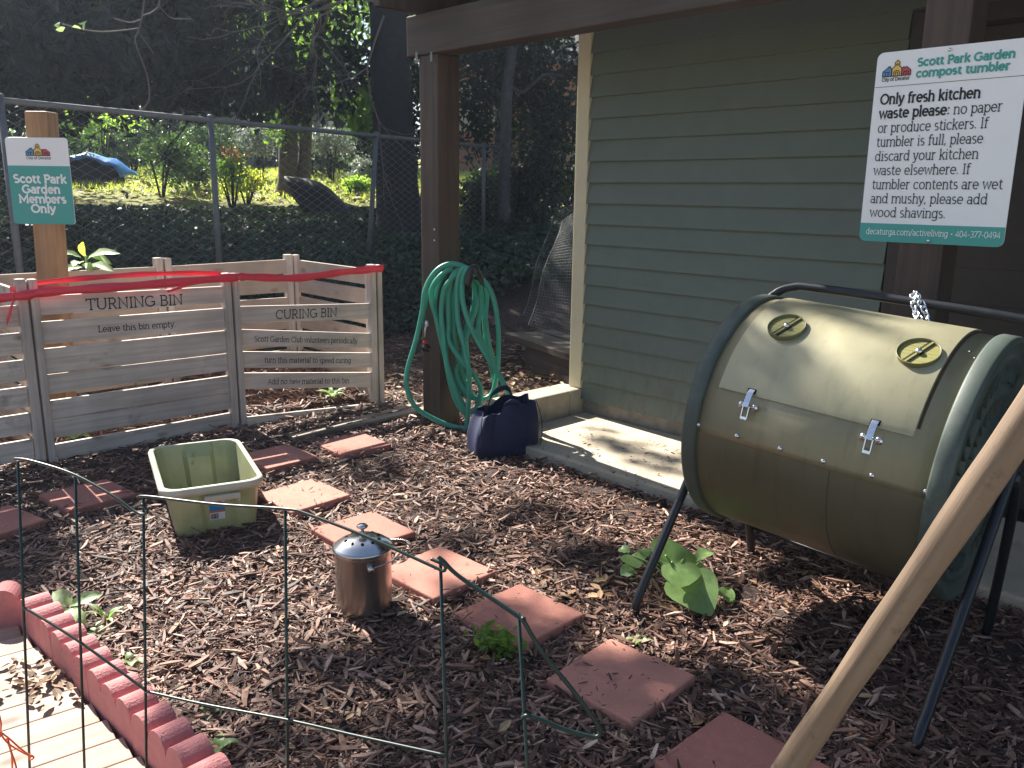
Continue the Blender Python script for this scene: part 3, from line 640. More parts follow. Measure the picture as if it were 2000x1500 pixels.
for k in range(8, -1, -1):
    f = k/8; g = f; inner.append(ring(.008+(TH-.004)*f, -.148-.036*g+.004, .158+.012*g-.004, .004-.052*g, .516+.036*g, .041+.015*g, 6, .016 if k < 7 else (.008 if k == 7 else 0)))
seq = [base_in]+rings+inner; n = len(rings[0]); vs = [p for r_ in seq for p in r_]; fs = []
for j in range(len(seq)-1):
    for i in range(n): fs.append((j*n+i, j*n+(i+1) % n, (j+1)*n+(i+1) % n, (j+1)*n+i))
fs += [tuple(range(n))[::-1], tuple((len(seq)-1)*n+i for i in range(n))]
b.add(vs, fs, False); tb = b.build('body', m_tub, tub); 
b = MB(); rr = []
for dz, o_ in ((-.028,.012),(-.028,.016),(-.004,.018),(.004,.012),(.004,-.002),(-.004,-.004),(-.02,-.003)):
    rr.append(ring(.004+TH+dz, -.184-o_, .170+o_, -.052-o_, .556+o_, .06+o_*.6, 6))
vs = [p for r_ in rr for p in r_]; fs = []
for j in range(len(rr)-1):
    for i in range(n): fs.append((j*n+i, j*n+(i+1) % n, (j+1)*n+(i+1) % n, (j+1)*n+i))
b.add(vs, fs, True); b.build('rim', m_rim, tub)
b = MB(); b.box(-.045,.085,-.088,-.066,TH-.05,TH-.028); b.box(-.045,-.036,-.07,-.03,TH-.07,TH-.028); b.box(.076,.085,-.07,-.03,TH-.07,TH-.028); b.build('handle', m_rim, tub, bevel=.003)
# sticker on the recessed panel
stk = []
sx0, sx1, st0, st1 = -.024, .034, .060, .150
def tubface(x, z): f = (z-.004)/TH; return (x, -.052*f+.016-.003, z)
def sq(b, x0, x1, z0, z1, o_=0): b.add([tuple(Vector(tubface(x0,z0))-Vector((0,o_,0))), tuple(Vector(tubface(x1,z0))-Vector((0,o_,0))), tuple(Vector(tubface(x1,z1))-Vector((0,o_,0))), tuple(Vector(tubface(x0,z1))-Vector((0,o_,0)))], [(0,1,2,3)])
b = MB(); sq(b, sx0, sx1, st0, st1); s0 = b.build('sticker', m_white, tub)
b = MB(); sq(b, sx0, sx1, .100, .135, .0006); b.build('sticker_panel', plain('sticker_blue', (.03,.25,.55), .4), s0)
b = MB(); sq(b, sx0, sx1, .092, .100, .0008); sq(b, sx0+.005, sx1-.012, .135, .149, .0008); b.build('sticker_stripe', plain('sticker_orange', (.6,.17,.03), .4), s0)
b = MB(); xx = sx0+.004
while xx < sx0+.032: ww = R_.choice((.0008,.0014,.002)); sq(b, xx, xx+ww, .064, .088, .001); xx += ww+R_.choice((.0008,.0014))
b.build('barcode', m_ink, s0)

# ------------------------------------------------------------------ compost pail
pl = thing('compost_pail', 'small stainless steel lidded pail standing on the mulch', 'pail', (-.470,2.50,0), 0); pl.scale = (1.05,1.05,1.05)
MB().lathe([(.0,.004),(.078,.004),(.084,.01),(.0865,.022),(.085,.03),(.0855,.19),(.087,.196),(.0865,.202),(.0865,.214),(.083,.214)], 48).build('body', m_pail, pl)
ld = MB().lathe([(.0905,.205),(.0915,.213),(.091,.218),(.086,.221),(.072,.232),(.05,.242),(.025,.248),(.008,.25),(0,.25)], 48).build('lid', m_lidsteel, pl)
MB().lathe([(.009,.249),(.006,.256),(.0045,.262),(.006,.27),(.016,.275),(.018,.279),(.014,.284),(0,.286)], 24).build('knob', m_lidsteel, ld)
b = MB()
for k in range(10):
    a = radians(200+k*36+8); r_ = .052; z = .2415
    nrm = Vector((cos(a)*.42, sin(a)*.42, 1)).normalized(); M = nrm.to_track_quat('Z','Y').to_matrix().to_4x4(); M.translation = Vector((cos(a)*r_, sin(a)*r_, z))
    b.lathe([(0,.0012),(.0052,.0012),(.0052,-.001)], 12, M)
b.build('vent_hole', m_hole, ld)
b = MB(); ha = radians(-66); c0 = Vector((cos(ha)*.091, sin(ha)*.091, .178)); c1 = Vector((-cos(ha)*.091, -sin(ha)*.091, .178))
dirn = Vector((1,.32,.20)).normalized(); pts = []
mid = (c0+c1)/2; 
for i in range(21):
    a = pi*i/20; pts.append(mid+(c0-mid)*cos(a)*1.0+dirn*.15*sin(a))
b.tube(pts, .0021, 8); b.build('handle', m_pail, pl)
b = MB()
for c in (c0, c1): b.ball(c, .011, 14, (1,1,1.0))
b.build('handle_mount', m_lidsteel, pl)

# ------------------------------------------------------------------ compost tumbler
tm = thing('compost_tumbler', 'khaki drum compost tumbler with dark green end caps on black legs', 'compost tumbler', (1.004,2.468,0), .816); tm.rotation_euler = (.065, 0, .816)
CZ = .631; AX = Matrix.Translation((0,0,CZ)) @ Matrix.Rotation(-pi/2, 4, 'X')      # lathe z -> local +y
RD = .362
dm = MB().lathe([(RD,-.35),(RD,.35)], 96, AX).build('drum', m_drum_shaded, tm)
def cylp(ax, ang, r): a = radians(ang); return Vector((-r*cos(a), ax, CZ+r*sin(a)))
def sheet(b, ax0, ax1, a0, a1, r, th, n=24, lift=0):
    vs = []
    for k in range(n+1):
        f = k/n; ang = a0+(a1-a0)*f; rr_ = r+lift*f*f
        for ax in (ax0, ax1):
            vs += [cylp(ax, ang, rr_), cylp(ax, ang, rr_+th)]
    fs = []
    for k in range(n):
        i = k*4; j = i+4
        fs += [(i+1,j+1,j+3,i+3), (i,i+2,j+2,j), (i,j,j+1,i+1), (i+2,i+3,j+3,j+2)]
    fs += [(0,1,3,2), (n*4,n*4+2,n*4+3,n*4+1)]
    b.add(vs, fs, True)
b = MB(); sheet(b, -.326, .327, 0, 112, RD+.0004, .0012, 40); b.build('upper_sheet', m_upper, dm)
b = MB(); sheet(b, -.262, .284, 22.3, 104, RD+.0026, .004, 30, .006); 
lid = b.build('lid', m_lid_lit, tm, bevel=.0012)
es = lid.modifiers.new('edge','EDGE_SPLIT'); es.split_angle = radians(50)
b = MB()
for ax in (-.267,): sheet(b, ax-.004, ax+.003, 26, 98, RD+.0018, .0008, 24)
b.build('lid_gap', plain('rust_line', (.06,.035,.015), .9), tm)
b = MB(); sheet(b, -.082, -.080, -70, 0, RD+.0002, .0006, 20); b.build('drum_seam', plain('dark_seam', (.06,.055,.03), .8), dm)
# rivets
for ax in (.322,.195,.063,-.06,-.189,-.321):
    M = (cylp(1,3,1)-cylp(1,3,0)).to_track_quat('Z','Y').to_matrix().to_4x4(); M.translation = cylp(ax,3.1,RD+.002); MB().lathe([(0,.006),(.004,.0055),(.007,.002),(.0075,0)], 14, M).build('rivet', m_zinc, dm)
b = MB()
for ax, an in ((-.245,74.4),(-.298,69),(-.318,65),(-.228,71)):
    M = (cylp(1,an,1)-cylp(1,an,0)).to_track_quat('Z','Y').to_matrix().to_4x4(); M.translation = cylp(ax,an,RD+.0068 if ax > -.26 else RD+.001); MB().lathe([(0,.002),(.004,.001),(.005,0)], 10, M).build('bolt', m_black, dm)
def capprof(s):
    return [(.356,.322),(.371,.323),(.3735,.328),(.3735,.362),(.368,.371),(.357,.3735),(.351,.366),(.322,.358),(.318,.364),(.302,.364),(.296,.356),(.238,.354),(.234,.362),(.215,.362),(.21,.354),(.10,.348),(.095,.364),(.05,.366),(0,.366)]
for s in (1, -1):
    M = AX @ Matrix.Scale(s, 4, (0,0,1)); b = MB(); b.lathe(capprof(s), 96, M)
    if s < 0: b.f = [f[::-1] for f in b.f]
    for k in range(40):
        a = 2*pi*k/40+.03; 
        if k % 5 == 4: continue
        r0, r1 = .248, .288; p = M @ Vector((r0*cos(a), r0*sin(a), .359)); q = M @ Vector((r1*cos(a+.05), r1*sin(a+.05), .359)); b.bar(p, q, .009, .012, M.to_3x3() @ Vector((0,0,1)))
    for k in range(28):
        a = 2*pi*k/28; r0, r1 = .155, .2; p = M @ Vector((r0*cos(a), r0*sin(a), .354)); q = M @ Vector((r1*cos(a), r1*sin(a), .354)); b.bar(p, q, .01, .01, M.to_3x3() @ Vector((0,0,1)))
    o = b.build('end_cap', m_cap, tm)
# perforated vents
for ax, an in ((.174,59.5),(-.193,59.4)):
    nz = (cylp(0,an,1)-cylp(0,an,0)).normalized(); yv = Vector((0,1,0)); xv = yv.cross(nz).normalized()
    M = Matrix((xv, yv, nz)).transposed().to_4x4(); M.translation = cylp(ax, an, RD+.0062)
    vb = MB().lathe([(.053,-.004),(.054,.012),(.0518,.0125),(.0505,.004)], 40, M).build('vent', m_ventdark, lid)
    m = MB(); m.lathe([(.051,.005),(0,.005)], 40, M); m.build('grille', m_grille, vb)
    h = MB(); Rz = M @ Matrix.Rotation(-.38, 4, 'Z')
    for w_ in (-.0085, .0085): h.box(-.052, .052, w_-.0026, w_+.0026, .0056, .0061, Rz)
    h.build('vent_slot', m_hole, vb)
    h = MB(); h.box(-.052, .052, -.003, .003, .0058, .009, Rz); h.build('vent_bar', m_vent, vb)
    MB().lathe([(0,.018),(.005,.0175),(.008,.015),(.0085,.012)], 14, M).build('vent_screw', m_zinc, vb)
# latches
for ax in (.181, -.166):
    b = MB()
    P = [cylp(ax, a, RD+.006+d) for a, d in ((25,.0015),(23.5,.008),(21,.011),(19,.013),(17,.014))]
    for i in range(len(P)-1): b.bar(P[i], P[i+1]+(P[i+1]-P[i])*.05, .017, .002, (cylp(0,21,1)-cylp(0,21,0)))
    lt = b.build('latch', m_zinc, tm, bevel=.0005)
    b = MB()
    for s in (-.009, .009): b.bar(cylp(ax+s,17.5,RD+.012), cylp(ax+s,12.2,RD+.01), .003, .008, (cylp(0,15,1)-cylp(0,15,0)))
    b.bar(cylp(ax,12.6,RD+.012), cylp(ax,11.4,RD+.012), .02, .006, (cylp(0,15,1)-cylp(0,15,0)))
    b.ball(cylp(ax,17.5,RD+.012), .007, 10)
    for s in (-.02, .02): b.ball(cylp(ax+s,17.3,RD+.004), .011, 12, (.45,1,1.0)); b.ball(cylp(ax+s,17.6,RD+.009), .005, 10)
    b.build('latch_lever', m_zinc, lt)
    b = MB(); sheet(b, ax-.012, ax+.014, 23.2, 25.4, RD+.0070, .0006, 3); b.build('latch_slot', m_hole, lid)
# frame
ftube = .0145
def fr(pts, rad=.1):
    return spline(pts, 10)
b = MB(); b.tube(fr([(-.395,.442,-.06),(-.401,.442,-.02),(-.392,.442,.04),(-.30,.438,.20),(-.2,.432,.376),(.0,.43,.70),(.16,.425,.93),(.205,.41,.985),(.225,.36,1.012),(.23,.28,1.02),(.23,-.1,1.024),(.23,-.36,1.02),(.215,-.405,1.0),(.16,-.425,.94),(.0,-.43,.70),(-.35,-.438,.20),(-.45,-.442,.09),(-.477,-.443,.04),(-.475,-.443,-.02)]), ftube, 12); b.build('frame', m_black, tm)
b = MB(); b.tube(fr([(.295,.408,-.06),(.3,.408,.0),(.28,.41,.06),(.03,.418,.64)]), ftube, 12); b.build('leg', m_black, tm)
b = MB(); b.tube(fr([(.258,-.41,-.02),(.263,-.41,.05),(.25,-.412,.10),(.16,-.42,.50),(.03,-.422,.66)]), ftube, 12); b.build('leg', m_black, tm)
b = MB(); b.tube([(.0,.36,CZ),(.0,.45,CZ)], .02, 14); b.tube([(.0,-.36,CZ),(.0,-.45,CZ)], .02, 14); b.build('axle', m_black, tm)
b = MB(); b.tube([(.27,.41,.10),(.255,-.41,.12)], .006, 8); b.build('crossbar', m_black, tm)
# chain with which the lid is tied to the bar
ch = thing('chain', 'short shiny steel chain looped over the tumbler frame bar', 'chain', (1.004,2.468,0), .816); ch.rotation_euler = (.065, 0, .816)
def chain(b, P, r=.0032, Ls=.024):
    P = [Vector(p) for p in P]; S_ = spline(P, 14); acc = 0; pts = [S_[0]]; 
    for i in range(1, len(S_)):
        if (S_[i]-pts[-1]).length >= Ls*.74: pts.append(S_[i])
    for i in range(len(pts)-1):
        c = (pts[i]+pts[i+1])/2; d = (pts[i+1]-pts[i]).normalized(); sd = d.orthogonal().normalized()
        if i % 2: sd = d.cross(sd)
        lp = [c+d*(Ls/2-.007)*(1 if cos(a) > 0 else -1)*1+d*.009*cos(a)+sd*.0085*sin(a) for a in [2*pi*k/14+.01 for k in range(14)]]
        b.tube(lp, r, 6, True)
b = MB(); chain(b, [(.16,-.075,.985),(.185,-.05,1.0),(.215,-.03,1.035),(.235,-.025,1.052),(.252,-.03,1.035),(.235,-.035,1.0)]); chain(b, [(.225,-.02,1.045),(.205,-.055,1.03),(.175,-.095,.985),(.15,-.12,.965)])
b.build('chain_link', m_zinc, ch)

# ------------------------------------------------------------------ garden hose on its hanger
hs = thing('garden_hose', 'green garden hose coiled in long loops on the brown post', 'hose', at(880,845,4.65)); HB = hs.location.copy()
def c4(x, y): return (740+x/3.409, 480+y/3.409)
HL = [
 (4.60,[(640,175),(590,150),(480,120),(380,170),(310,290),(290,430),(250,620),(190,830),(190,960),(250,1080),(380,1160),(500,1205),(610,1222)]),
 (4.66,[(610,160),(560,150),(450,170),(365,260),(352,360),(390,500),(440,640),(452,800),(500,1000),(570,1110),(650,1080),(680,960)]),
 (4.62,[(600,165),(540,165),(455,255),(430,310),(415,450),(430,600),(440,720),(485,900),(560,1090),(600,1140)]),
 (4.64,[(590,160),(525,165),(480,225),(460,350),(465,520),(470,640),(560,780),(640,870),(680,960),(672,1060)]),
 (4.58,[(610,170),(565,150),(527,230),(520,350),(530,520),(570,680),(600,850),(600,1000),(582,1250)]),
 (4.56,[(640,200),(600,150),(558,220),(560,380),(620,560),(720,740),(800,860),(860,980),(865,1050)]),
 (4.68,[(560,140),(630,180),(720,260),(770,380),(795,560),(795,740),(780,900),(740,1000),(650,1020),(570,965),(517,860),(530,780),(570,700)]),
 (4.72,[(620,200),(675,270),(672,430),(662,560),(690,640),(760,800),(778,960),(790,1060)]),
 (4.74,[(600,220),(640,290),(620,450),(580,560),(582,680),(590,800),(565,900),(560,1000)]),
 (4.76,[(640,230),(715,310),(710,480),(730,640),(765,780),(780,860)]),
 (4.70,[(640,330),(650,390),(620,500),(580,620),(545,740),(512,850),(540,940),(600,1000)]),
 (4.69,[(600,170),(520,150),(430,200),(385,300),(372,420),(400,560),(432,700),(470,850),(530,1000),(590,1090)]),
 (4.70,[(610,170),(550,190),(500,300),(492,480),(505,640),(540,800),(580,930),(640,1010)]),
 (4.75,[(640,200),(690,300),(700,450),(712,600),(740,760),(768,900),(770,1000)]),
 (4.73,[(600,180),(500,140),(400,200),(330,300),(300,420),(285,520)]),
]
for k, (Yd, P) in enumerate(HL):
    pts = [at(*c4(x, y), Yd+.012*sin(i*1.3+k))-HB for i, (x, y) in enumerate(P)]
    b = MB(); b.tube(spline(pts, 9), .0142, 12); b.build('hose_loop', m_hose, hs)
b = MB(); n0 = at(*c4(318,520),4.56)-HB; n1 = at(*c4(305,610),4.56)-HB; n2 = at(*c4(316,680),4.56)-HB
b.tube([n0, (n0+n1)/2+Vector((-.004,0,0)), n1], .006, 8); b.ball(n0, .012, 10, (1,.6,1.6)); nz_ = b.build('hose_valve', m_steel, hs)
b = MB(); b.ball(n2, .027, 16, (1,1,.95)); b.build('valve_cap', m_plastic_black, nz_)
b = MB(); b.tube([n1+(n2-n1)*.3, n1+(n2-n1)*.75], .013, 12); b.build('valve_collar', m_redplastic, nz_)
hg = thing('hose_hanger', 'dark curved metal hose hanger fixed to the brown post', 'hanger', at(905,540,4.72)); GB = hg.location.copy()
b = MB(); q = [at(*c4(x,y),d)-GB for x,y,d in ((430,290,4.70),(470,200,4.66),(560,160,4.64),(640,180,4.64),(690,230,4.66),(700,290,4.70))]
ribbon(b, [p for p in q], .07)
b.build('saddle', m_black, hg); 
b = MB(); b.bar(at(*c4(520,240),4.82)-GB, at(*c4(560,180),4.62)-GB, .03, .03); q = [at(*c4(x,y),4.55)-GB for x,y in ((590,260),(605,200),(615,160),(640,150),(650,190))]; b.tube(spline(q,8), .022, 10); b.build('bracket', m_black, hg)

# ------------------------------------------------------------------ navy bag
bg = thing('tote_bag', 'navy blue fabric tote bag slumped at the corner of the patio', 'bag', (-.045,4.21,0), .42)
rows = []; nb = 96
for k in range(19):
    f = k/18; hw = .168*(1+.10*sin(f*2.6)-.16*f*f); hd = .088*(1+.22*sin(f*2.4)-.42*f*f); row = []
    for i in range(nb):
        a = 2*pi*i/nb; ca, sa = cos(a), sin(a); ex = .34
        x = hw*math.copysign(abs(ca)**ex, ca); y = hd*math.copysign(abs(sa)**ex, sa); u_ = x/hw
        gus = -.030*f*max(0, 1-abs(y/hd)*1.6)*(1 if abs(u_) > .93 else 0)*math.copysign(1, u_)      # side gussets fold inwards
        top = .262+.035*u_+.022*cos(3*u_+.4)+(.016 if y > 0 else -.004)-.035*math.exp(-((u_+.35)/.22)**2)
        crease = -.016*f*math.exp(-((u_+.45)/.10)**2)-.012*math.exp(-((u_-.25-.2*f)/.13)**2)*f+.010*sin(9*u_+5*f)*f*(1-.4*f)+.006*sin(15*f+4*u_)*(1-f)
        y += math.copysign(1, sa)*crease*(1 if abs(u_) < .95 else .2)
        row.append(Vector((x+gus+.025*f*f, y+.02*f, .004+top*f+.006*sin(6*u_+1)*f)))
    rows.append(row)
inn = [[p+Vector((-p.x*.05, -math.copysign(min(abs(p.y)*.3,.006), p.y), -.002)) for p in r_] for r_ in rows[::-1]][:12]
seq = rows+inn; b = MB(); vs = [p for r_ in seq for p in r_]; fs = [(j*nb+i, j*nb+(i+1) % nb, (j+1)*nb+(i+1) % nb, (j+1)*nb+i) for j in range(len(seq)-1) for i in range(nb)]
fs += [tuple(range(nb))[::-1], tuple((len(seq)-1)*nb+i for i in range(nb))]
b.add(vs, fs, True); b.build('body', m_navy, bg, subsurf=1)
b = MB(); ribbon(b, [(-.075,-.105,.06),(-.072,-.112,.15),(-.06,-.105,.235),(-.02,-.085,.285),(.04,-.09,.292),(.075,-.112,.23),(.082,-.118,.15),(.084,-.106,.06)], .026, 2); b.build('strap', m_navy, bg)
b = MB(); ribbon(b, [(-.06,.06,.24),(-.03,.065,.31),(.05,.065,.335),(.09,.065,.26)], .026, 2); b.build('strap', m_navy, bg)
b = MB(); b.tube(spline([(-.155,-.078,.02),(-.16,-.092,.10),(-.155,-.088,.2),(-.135,-.06,.245)], 6), .0022, 6); b.tube(spline([(.165,-.078,.02),(.18,-.095,.10),(.178,-.09,.2),(.16,-.06,.285)], 6), .0022, 6); b.build('seam', m_navy, bg)

# ------------------------------------------------------------------ wooden handle in front, wire border fence, twine
h0 = at(1540,1500,.72); h1 = at(2000,825,.62); hd = (h1-h0).normalized(); foot = h0-hd*(h0.z/hd.z)
M = hd.to_track_quat('Z','Y').to_matrix().to_4x4()
th_ = thing('tool_handle', 'worn pale wooden tool handle leaning across the lower right corner', 'tool handle', foot); th_.rotation_euler = hd.to_track_quat('Z','Y').to_euler()
LL = (h1-foot).length
b = MB(); b.lathe([(0,0),(.0138,.0)]+[(.0138+.0005*sin(i*1.7)+.0005*sin(i*.43), LL*1.22*i/40) for i in range(1,40)]+[(.0135,LL*1.22),(.009,LL*1.22+.008),(0,LL*1.22+.01)], 28); b.build('shaft', m_handle, th_)

wf = thing('wire_fence', 'low green coated wire border fence with bent top rails in the foreground', 'wire fence', (-.5,1.3,0)); WB = Vector((-.5,1.3,0))
fx = lambda x: 1.46-.36*max(0,min(1,(x-30)/1000))
def fp(x, y, dd_=0): return at(x, y, fx(x)+dd_)-WB
def vert(x0, y0, x1, y1):
    p = fp(x0, y0); q = fp(x1, y1); d = q-p; k = (p.z+.02)/(-d.z); b = MB(); b.tube([p, p+d*k*.5, p+d*k], .0026, 8); return b.build('upright_wire', m_greenwire, wf)
for v_ in ((35,900,58,1500),(147,930,165,1500),(280,970,286,1500),(557,995,562,1500),(860,1090,873,1500),(1013,1198,1030,1500)): vert(*v_)
def rail(P, r=.0026, nm='rail_wire'): b = MB(); b.tube(spline([fp(x,y,-.006) for x,y in P], 8), r, 8); return b.build(nm, m_greenwire, wf)
rail([(28,896),(60,900),(140,925),(215,965),(262,998),(280,1004),(288,998),(276,985)])
rail([(268,972),(290,970),(420,985),(555,994),(600,1004),(720,1050),(845,1106),(866,1115),(868,1104),(842,1092)])
rail([(856,1088),(866,1096),(900,1128),(1013,1204),(1022,1212),(1060,1275),(1120,1350),(1165,1412),(1173,1428),(1168,1438),(1150,1438),(1100,1424),(1055,1405),(1030,1398),(1020,1402)], .0034)
rail([(45,1188),(60,1194),(150,1250),(240,1315),(284,1348)])
rail([(284,1350),(400,1376),(560,1406),(700,1438),(873,1476)])
ts = thing('twine', 'frayed orange twine knotted to the wire fence at the lower left', 'twine', fp(60,1475)+WB); TB = Vector(ts.location)
b = MB()
for k, P in enumerate(([(62,1478),(40,1462),(15,1440),(-8,1424)],[(62,1478),(38,1466),(12,1448),(-8,1418)],[(15,1440),(20,1462),(32,1500),(34,1530)],[(12,1442),(22,1470),(24,1500),(22,1535)],[(-2,1395),(2,1415),(0,1440)],[(60,1474),(66,1480),(58,1484),(56,1474)])):
    b.tube(spline([at(x,y,1.40+.004*k)-TB for x,y in P], 6), .0017, 6)
b.build('strand', m_string, ts)

# ------------------------------------------------------------------ loose lath, timber platform, netting
la = thing('wooden_lath', 'loose grey lath lying on the ground before the curing bay', 'lath', wl(-.765,1.06,.012), WROT+pi/2)
MB().box(-.47,.47,-.03,.03,0,.02).build('lath', m_lath, la, bevel=.002)
lb = thing('wooden_lath', 'short loose lath lying flat behind the longer lath near the hose', 'lath', wl(-.86,.85,.012), WROT+pi/2+.12)
MB().box(-.34,.30,-.022,.022,0,.018).build('lath', m_lath, lb, bevel=.002)
c0 = gz(985,650,.25); c1 = gz(1105,690,.25); dv = (c1-c0).normalized(); tpz = atan2(dv.y, dv.x)
tf = thing('timber_platform', 'low dark timber platform behind the cream corner trim', 'platform', (c0.x,c0.y,0), tpz)
MB().box(0,1.5,0,.14,.2,.25).box(.02,1.5,.15,.29,.2,.248).box(0,1.5,.30,.44,.2,.251).build('top', m_dark_timber, tf, bevel=.004)
MB().box(.30,1.5,.03,.42,-.05,.199).build('base', m_dark_timber, tf, bevel=.004)
net = thing('garden_netting', 'grey mesh netting leaning on the dark timber platform', 'netting', at(1070,650,6.1)); NB = Vector(net.location)
def netsheet(name, c00, c10, c01, c11, nu, nv, bulge):
    b = MB()
    def P(s, t): 
        p = (c00*(1-s)+c10*s)*(1-t)+(c01*(1-s)+c11*s)*t; return p+Vector((-.3,-1,0))*bulge*(sin(pi*s)*.6+.5*sin(pi*t))-NB+Vector((.012*sin(t*9),0,0))
    for i in range(nu+1): b.tube([P(i/nu, j/8) for j in range(9)], .0010 if 0 < i < nu else .004, 3, caps=False)
    for j in range(nv+1): b.tube([P(i/8, j/nv) for i in range(9)], .0011, 3, caps=False)
    b.build(name, m_net, net)
netsheet('net_panel', at(1032,634,6.0), at(1150,665,5.7), at(1098,430,6.4), at(1150,400,6.3), 22, 40, .05)
netsheet('net_panel', at(1022,615,6.6), at(1110,640,6.6), at(1080,420,6.8), at(1150,380,6.7), 15, 34, .03)

# ------------------------------------------------------------------ chain link fence
cl = thing('chain_link_fence', 'grey chain link fence with pipe top rail behind the compost bins', 'fence', (-1.2,9.6,0)); CB = Vector((-1.2,9.6,0))
fa = Vector((-3.33,6.3,1.905)); fb = Vector((.79,12.9,1.905)); fd = (fb-fa).normalized(); f0 = fa-fd*1.2; FL = 11.0
b = MB(); b.tube([f0-CB, f0+fd*FL-CB], .022, 12); b.build('top_rail', m_fencepipe, cl)
for px, dx in ((0,0),(410,0),(735,.0),(945,0),(1160,0)):
    # nearest point of the rail to the pixel column
    best = min((abs((lambda q: 1000+F*q.x/-q.z)(CR.transposed() @ (f0+fd*t-Vector((0,0,H))))-px), t) for t in np.linspace(0.2, FL, 600))
    p = f0+fd*best[1]-CB; gzz = float(T(p.x+CB.x, p.y+CB.y)); lean = fd*(-.20 if px == 735 else 0.)
    b = MB(); b.tube([Vector((p.x, p.y, gzz-.1))+lean, Vector((p.x, p.y, 1.93))], .026, 12); b.ball((p.x,p.y,1.935), .03, 10, (1,1,.6)); b.build('post', m_fencepipe, cl)
b = MB(); dw = .072; nu = int(FL/dw)
for i in range(nu):
    pts = []; s = 0
    for j in range(49):
        z = 1.90-j*.036; t = (i+.5*(-1)**(i+j))*dw+.02; q = f0+fd*t; off = .004*(1 if j % 2 else -1)
        if z < float(T(q.x, q.y))+.0: break
        pts.append(Vector((q.x-CB.x-fd.y*off, q.y-CB.y+fd.x*off, z)))
    b.tube(pts, .0023, 3, caps=False)
b.build('wire_mesh', m_fencewire, cl)

# ------------------------------------------------------------------ foliage
def leaves(C, Ax, L_, W_, rng, curl=.25):
    """pointed folded leaves: C centres, Ax unit axes; L_, W_ arrays"""
    n = len(C); r = rng.normal(size=(n,3)); s = np.cross(Ax, r); s /= np.linalg.norm(s, axis=1)[:,None]+1e-9; nn = np.cross(s, Ax)
    L_ = np.broadcast_to(L_, (n,))[:,None]; W_ = np.broadcast_to(W_, (n,))[:,None]
    V_ = np.stack([C-Ax*L_*.5, C-Ax*L_*.05+s*W_*.5+nn*W_*curl, C+Ax*L_*.5-nn*L_*.08, C-Ax*L_*.05-s*W_*.5+nn*W_*curl], 1).reshape(-1,3)
    F_ = np.arange(n*4).reshape(n,4); return V_, F_
def leaves2(C, Ax, L_, W_, rng, curl=.25):
    """as leaves() but every leaf two halves folded on the midrib"""
    n = len(C); r = rng.normal(size=(n,3)); s = np.cross(Ax, r); s /= np.linalg.norm(s, axis=1)[:,None]+1e-9; nn = np.cross(s, Ax)
    L_ = np.broadcast_to(L_, (n,))[:,None]; W_ = np.broadcast_to(W_, (n,))[:,None]
    V_ = np.stack([C-Ax*L_*.5, C-Ax*L_*.1+s*W_*.5+nn*W_*curl, C+Ax*L_*.25+s*W_*.36+nn*W_*curl*.6, C+Ax*L_*.5-nn*L_*.08, C+Ax*L_*.25-s*W_*.36+nn*W_*curl*.6, C-Ax*L_*.1-s*W_*.5+nn*W_*curl], 1).reshape(-1,3)
    b_ = np.arange(n)[:,None]*6; F_ = np.concatenate([b_+np.array([0,1,2,3]), b_+np.array([0,3,4,5])]); return V_, F_
def cloud(clumps, rng, sub=14, spread=.30):
    """clumps: (centre, (rx,ry,rz), count) -> leaf centres gathered in sprays"""
    out = []
    for c, r, n in clumps:
        c = np.array(c); r = np.array(r); k = max(3, int(sub)); d = rng.normal(size=(k,3)); d /= np.linalg.norm(d, axis=1)[:,None]
        sc_ = c+d*r*(rng.uniform(.25,1,size=(k,1))**.6); w_ = rng.integers(0, k, n); p = sc_[w_]+rng.normal(size=(n,3))*r*spread; out.append(p)
    return np.concatenate(out)
def crown(parent, clumps, L_, W_, mat, seed, droop=.3, sub=14, spread=.30, name='crown', two=False):
    rng = np.random.default_rng(seed); C = cloud(clumps, rng, sub, spread); n = len(C)
    Ax = rng.normal(size=(n,3)); Ax[:,2] -= droop; Ax /= np.linalg.norm(Ax, axis=1)[:,None]; k = rng.uniform(.7,1.25,n)
    Vv, Ff = (leaves2 if two else leaves)(C, Ax, L_*k, W_*k, rng); a = rng.random(n); a = np.concatenate([a,a]) if two else a
    if parent is not None: Vv = Vv-np.array(parent.location)
    return bigmesh(name, Vv, Ff, mat, parent, a)
def trunk(parent, pts, rad, mat, name='trunk', n=12):
    P = spline([Vector(p)-Vector(parent.location) for p in pts], 8); m = len(P); rr = []
    for i in range(m): f = i/(m-1)*(len(rad)-1); j = min(int(f), len(rad)-2); rr.append(rad[j]+(rad[j+1]-rad[j])*(f-j))
    b = MB(); b.tube(P, rr, n); return b.build(name, mat, parent)
def twigs(parent, starts, mat, seed, name='branch', depth=3, ln=.5, r0=.006, grav=-.25):
    rg = random.Random(seed); b = MB()
    def go(p, d, l, r, k):
        pts = [p]; 
        for i in range(5):
            d = (d+Vector((rg.gauss(0,.22), rg.gauss(0,.22), rg.gauss(0,.2)+grav*.25))).normalized(); p = p+d*l/5; pts.append(p)
            if k and rg.random() < .55: go(p, (d+Vector((rg.gauss(0,.7), rg.gauss(0,.7), rg.gauss(0,.5)))).normalized(), l*.6, r*.6, k-1)
        b.tube(pts, [r*(1-.5*i/5) for i in range(6)], 5)
    for p, d in starts: go(Vector(p)-Vector(parent.location), Vector(d).normalized(), ln, r0, depth)
    return b.build(name, mat, parent)
def gp(px, py, d): p = at(px, py, d); return p
def P3(px, py, d): return tuple(at(px, py, d))

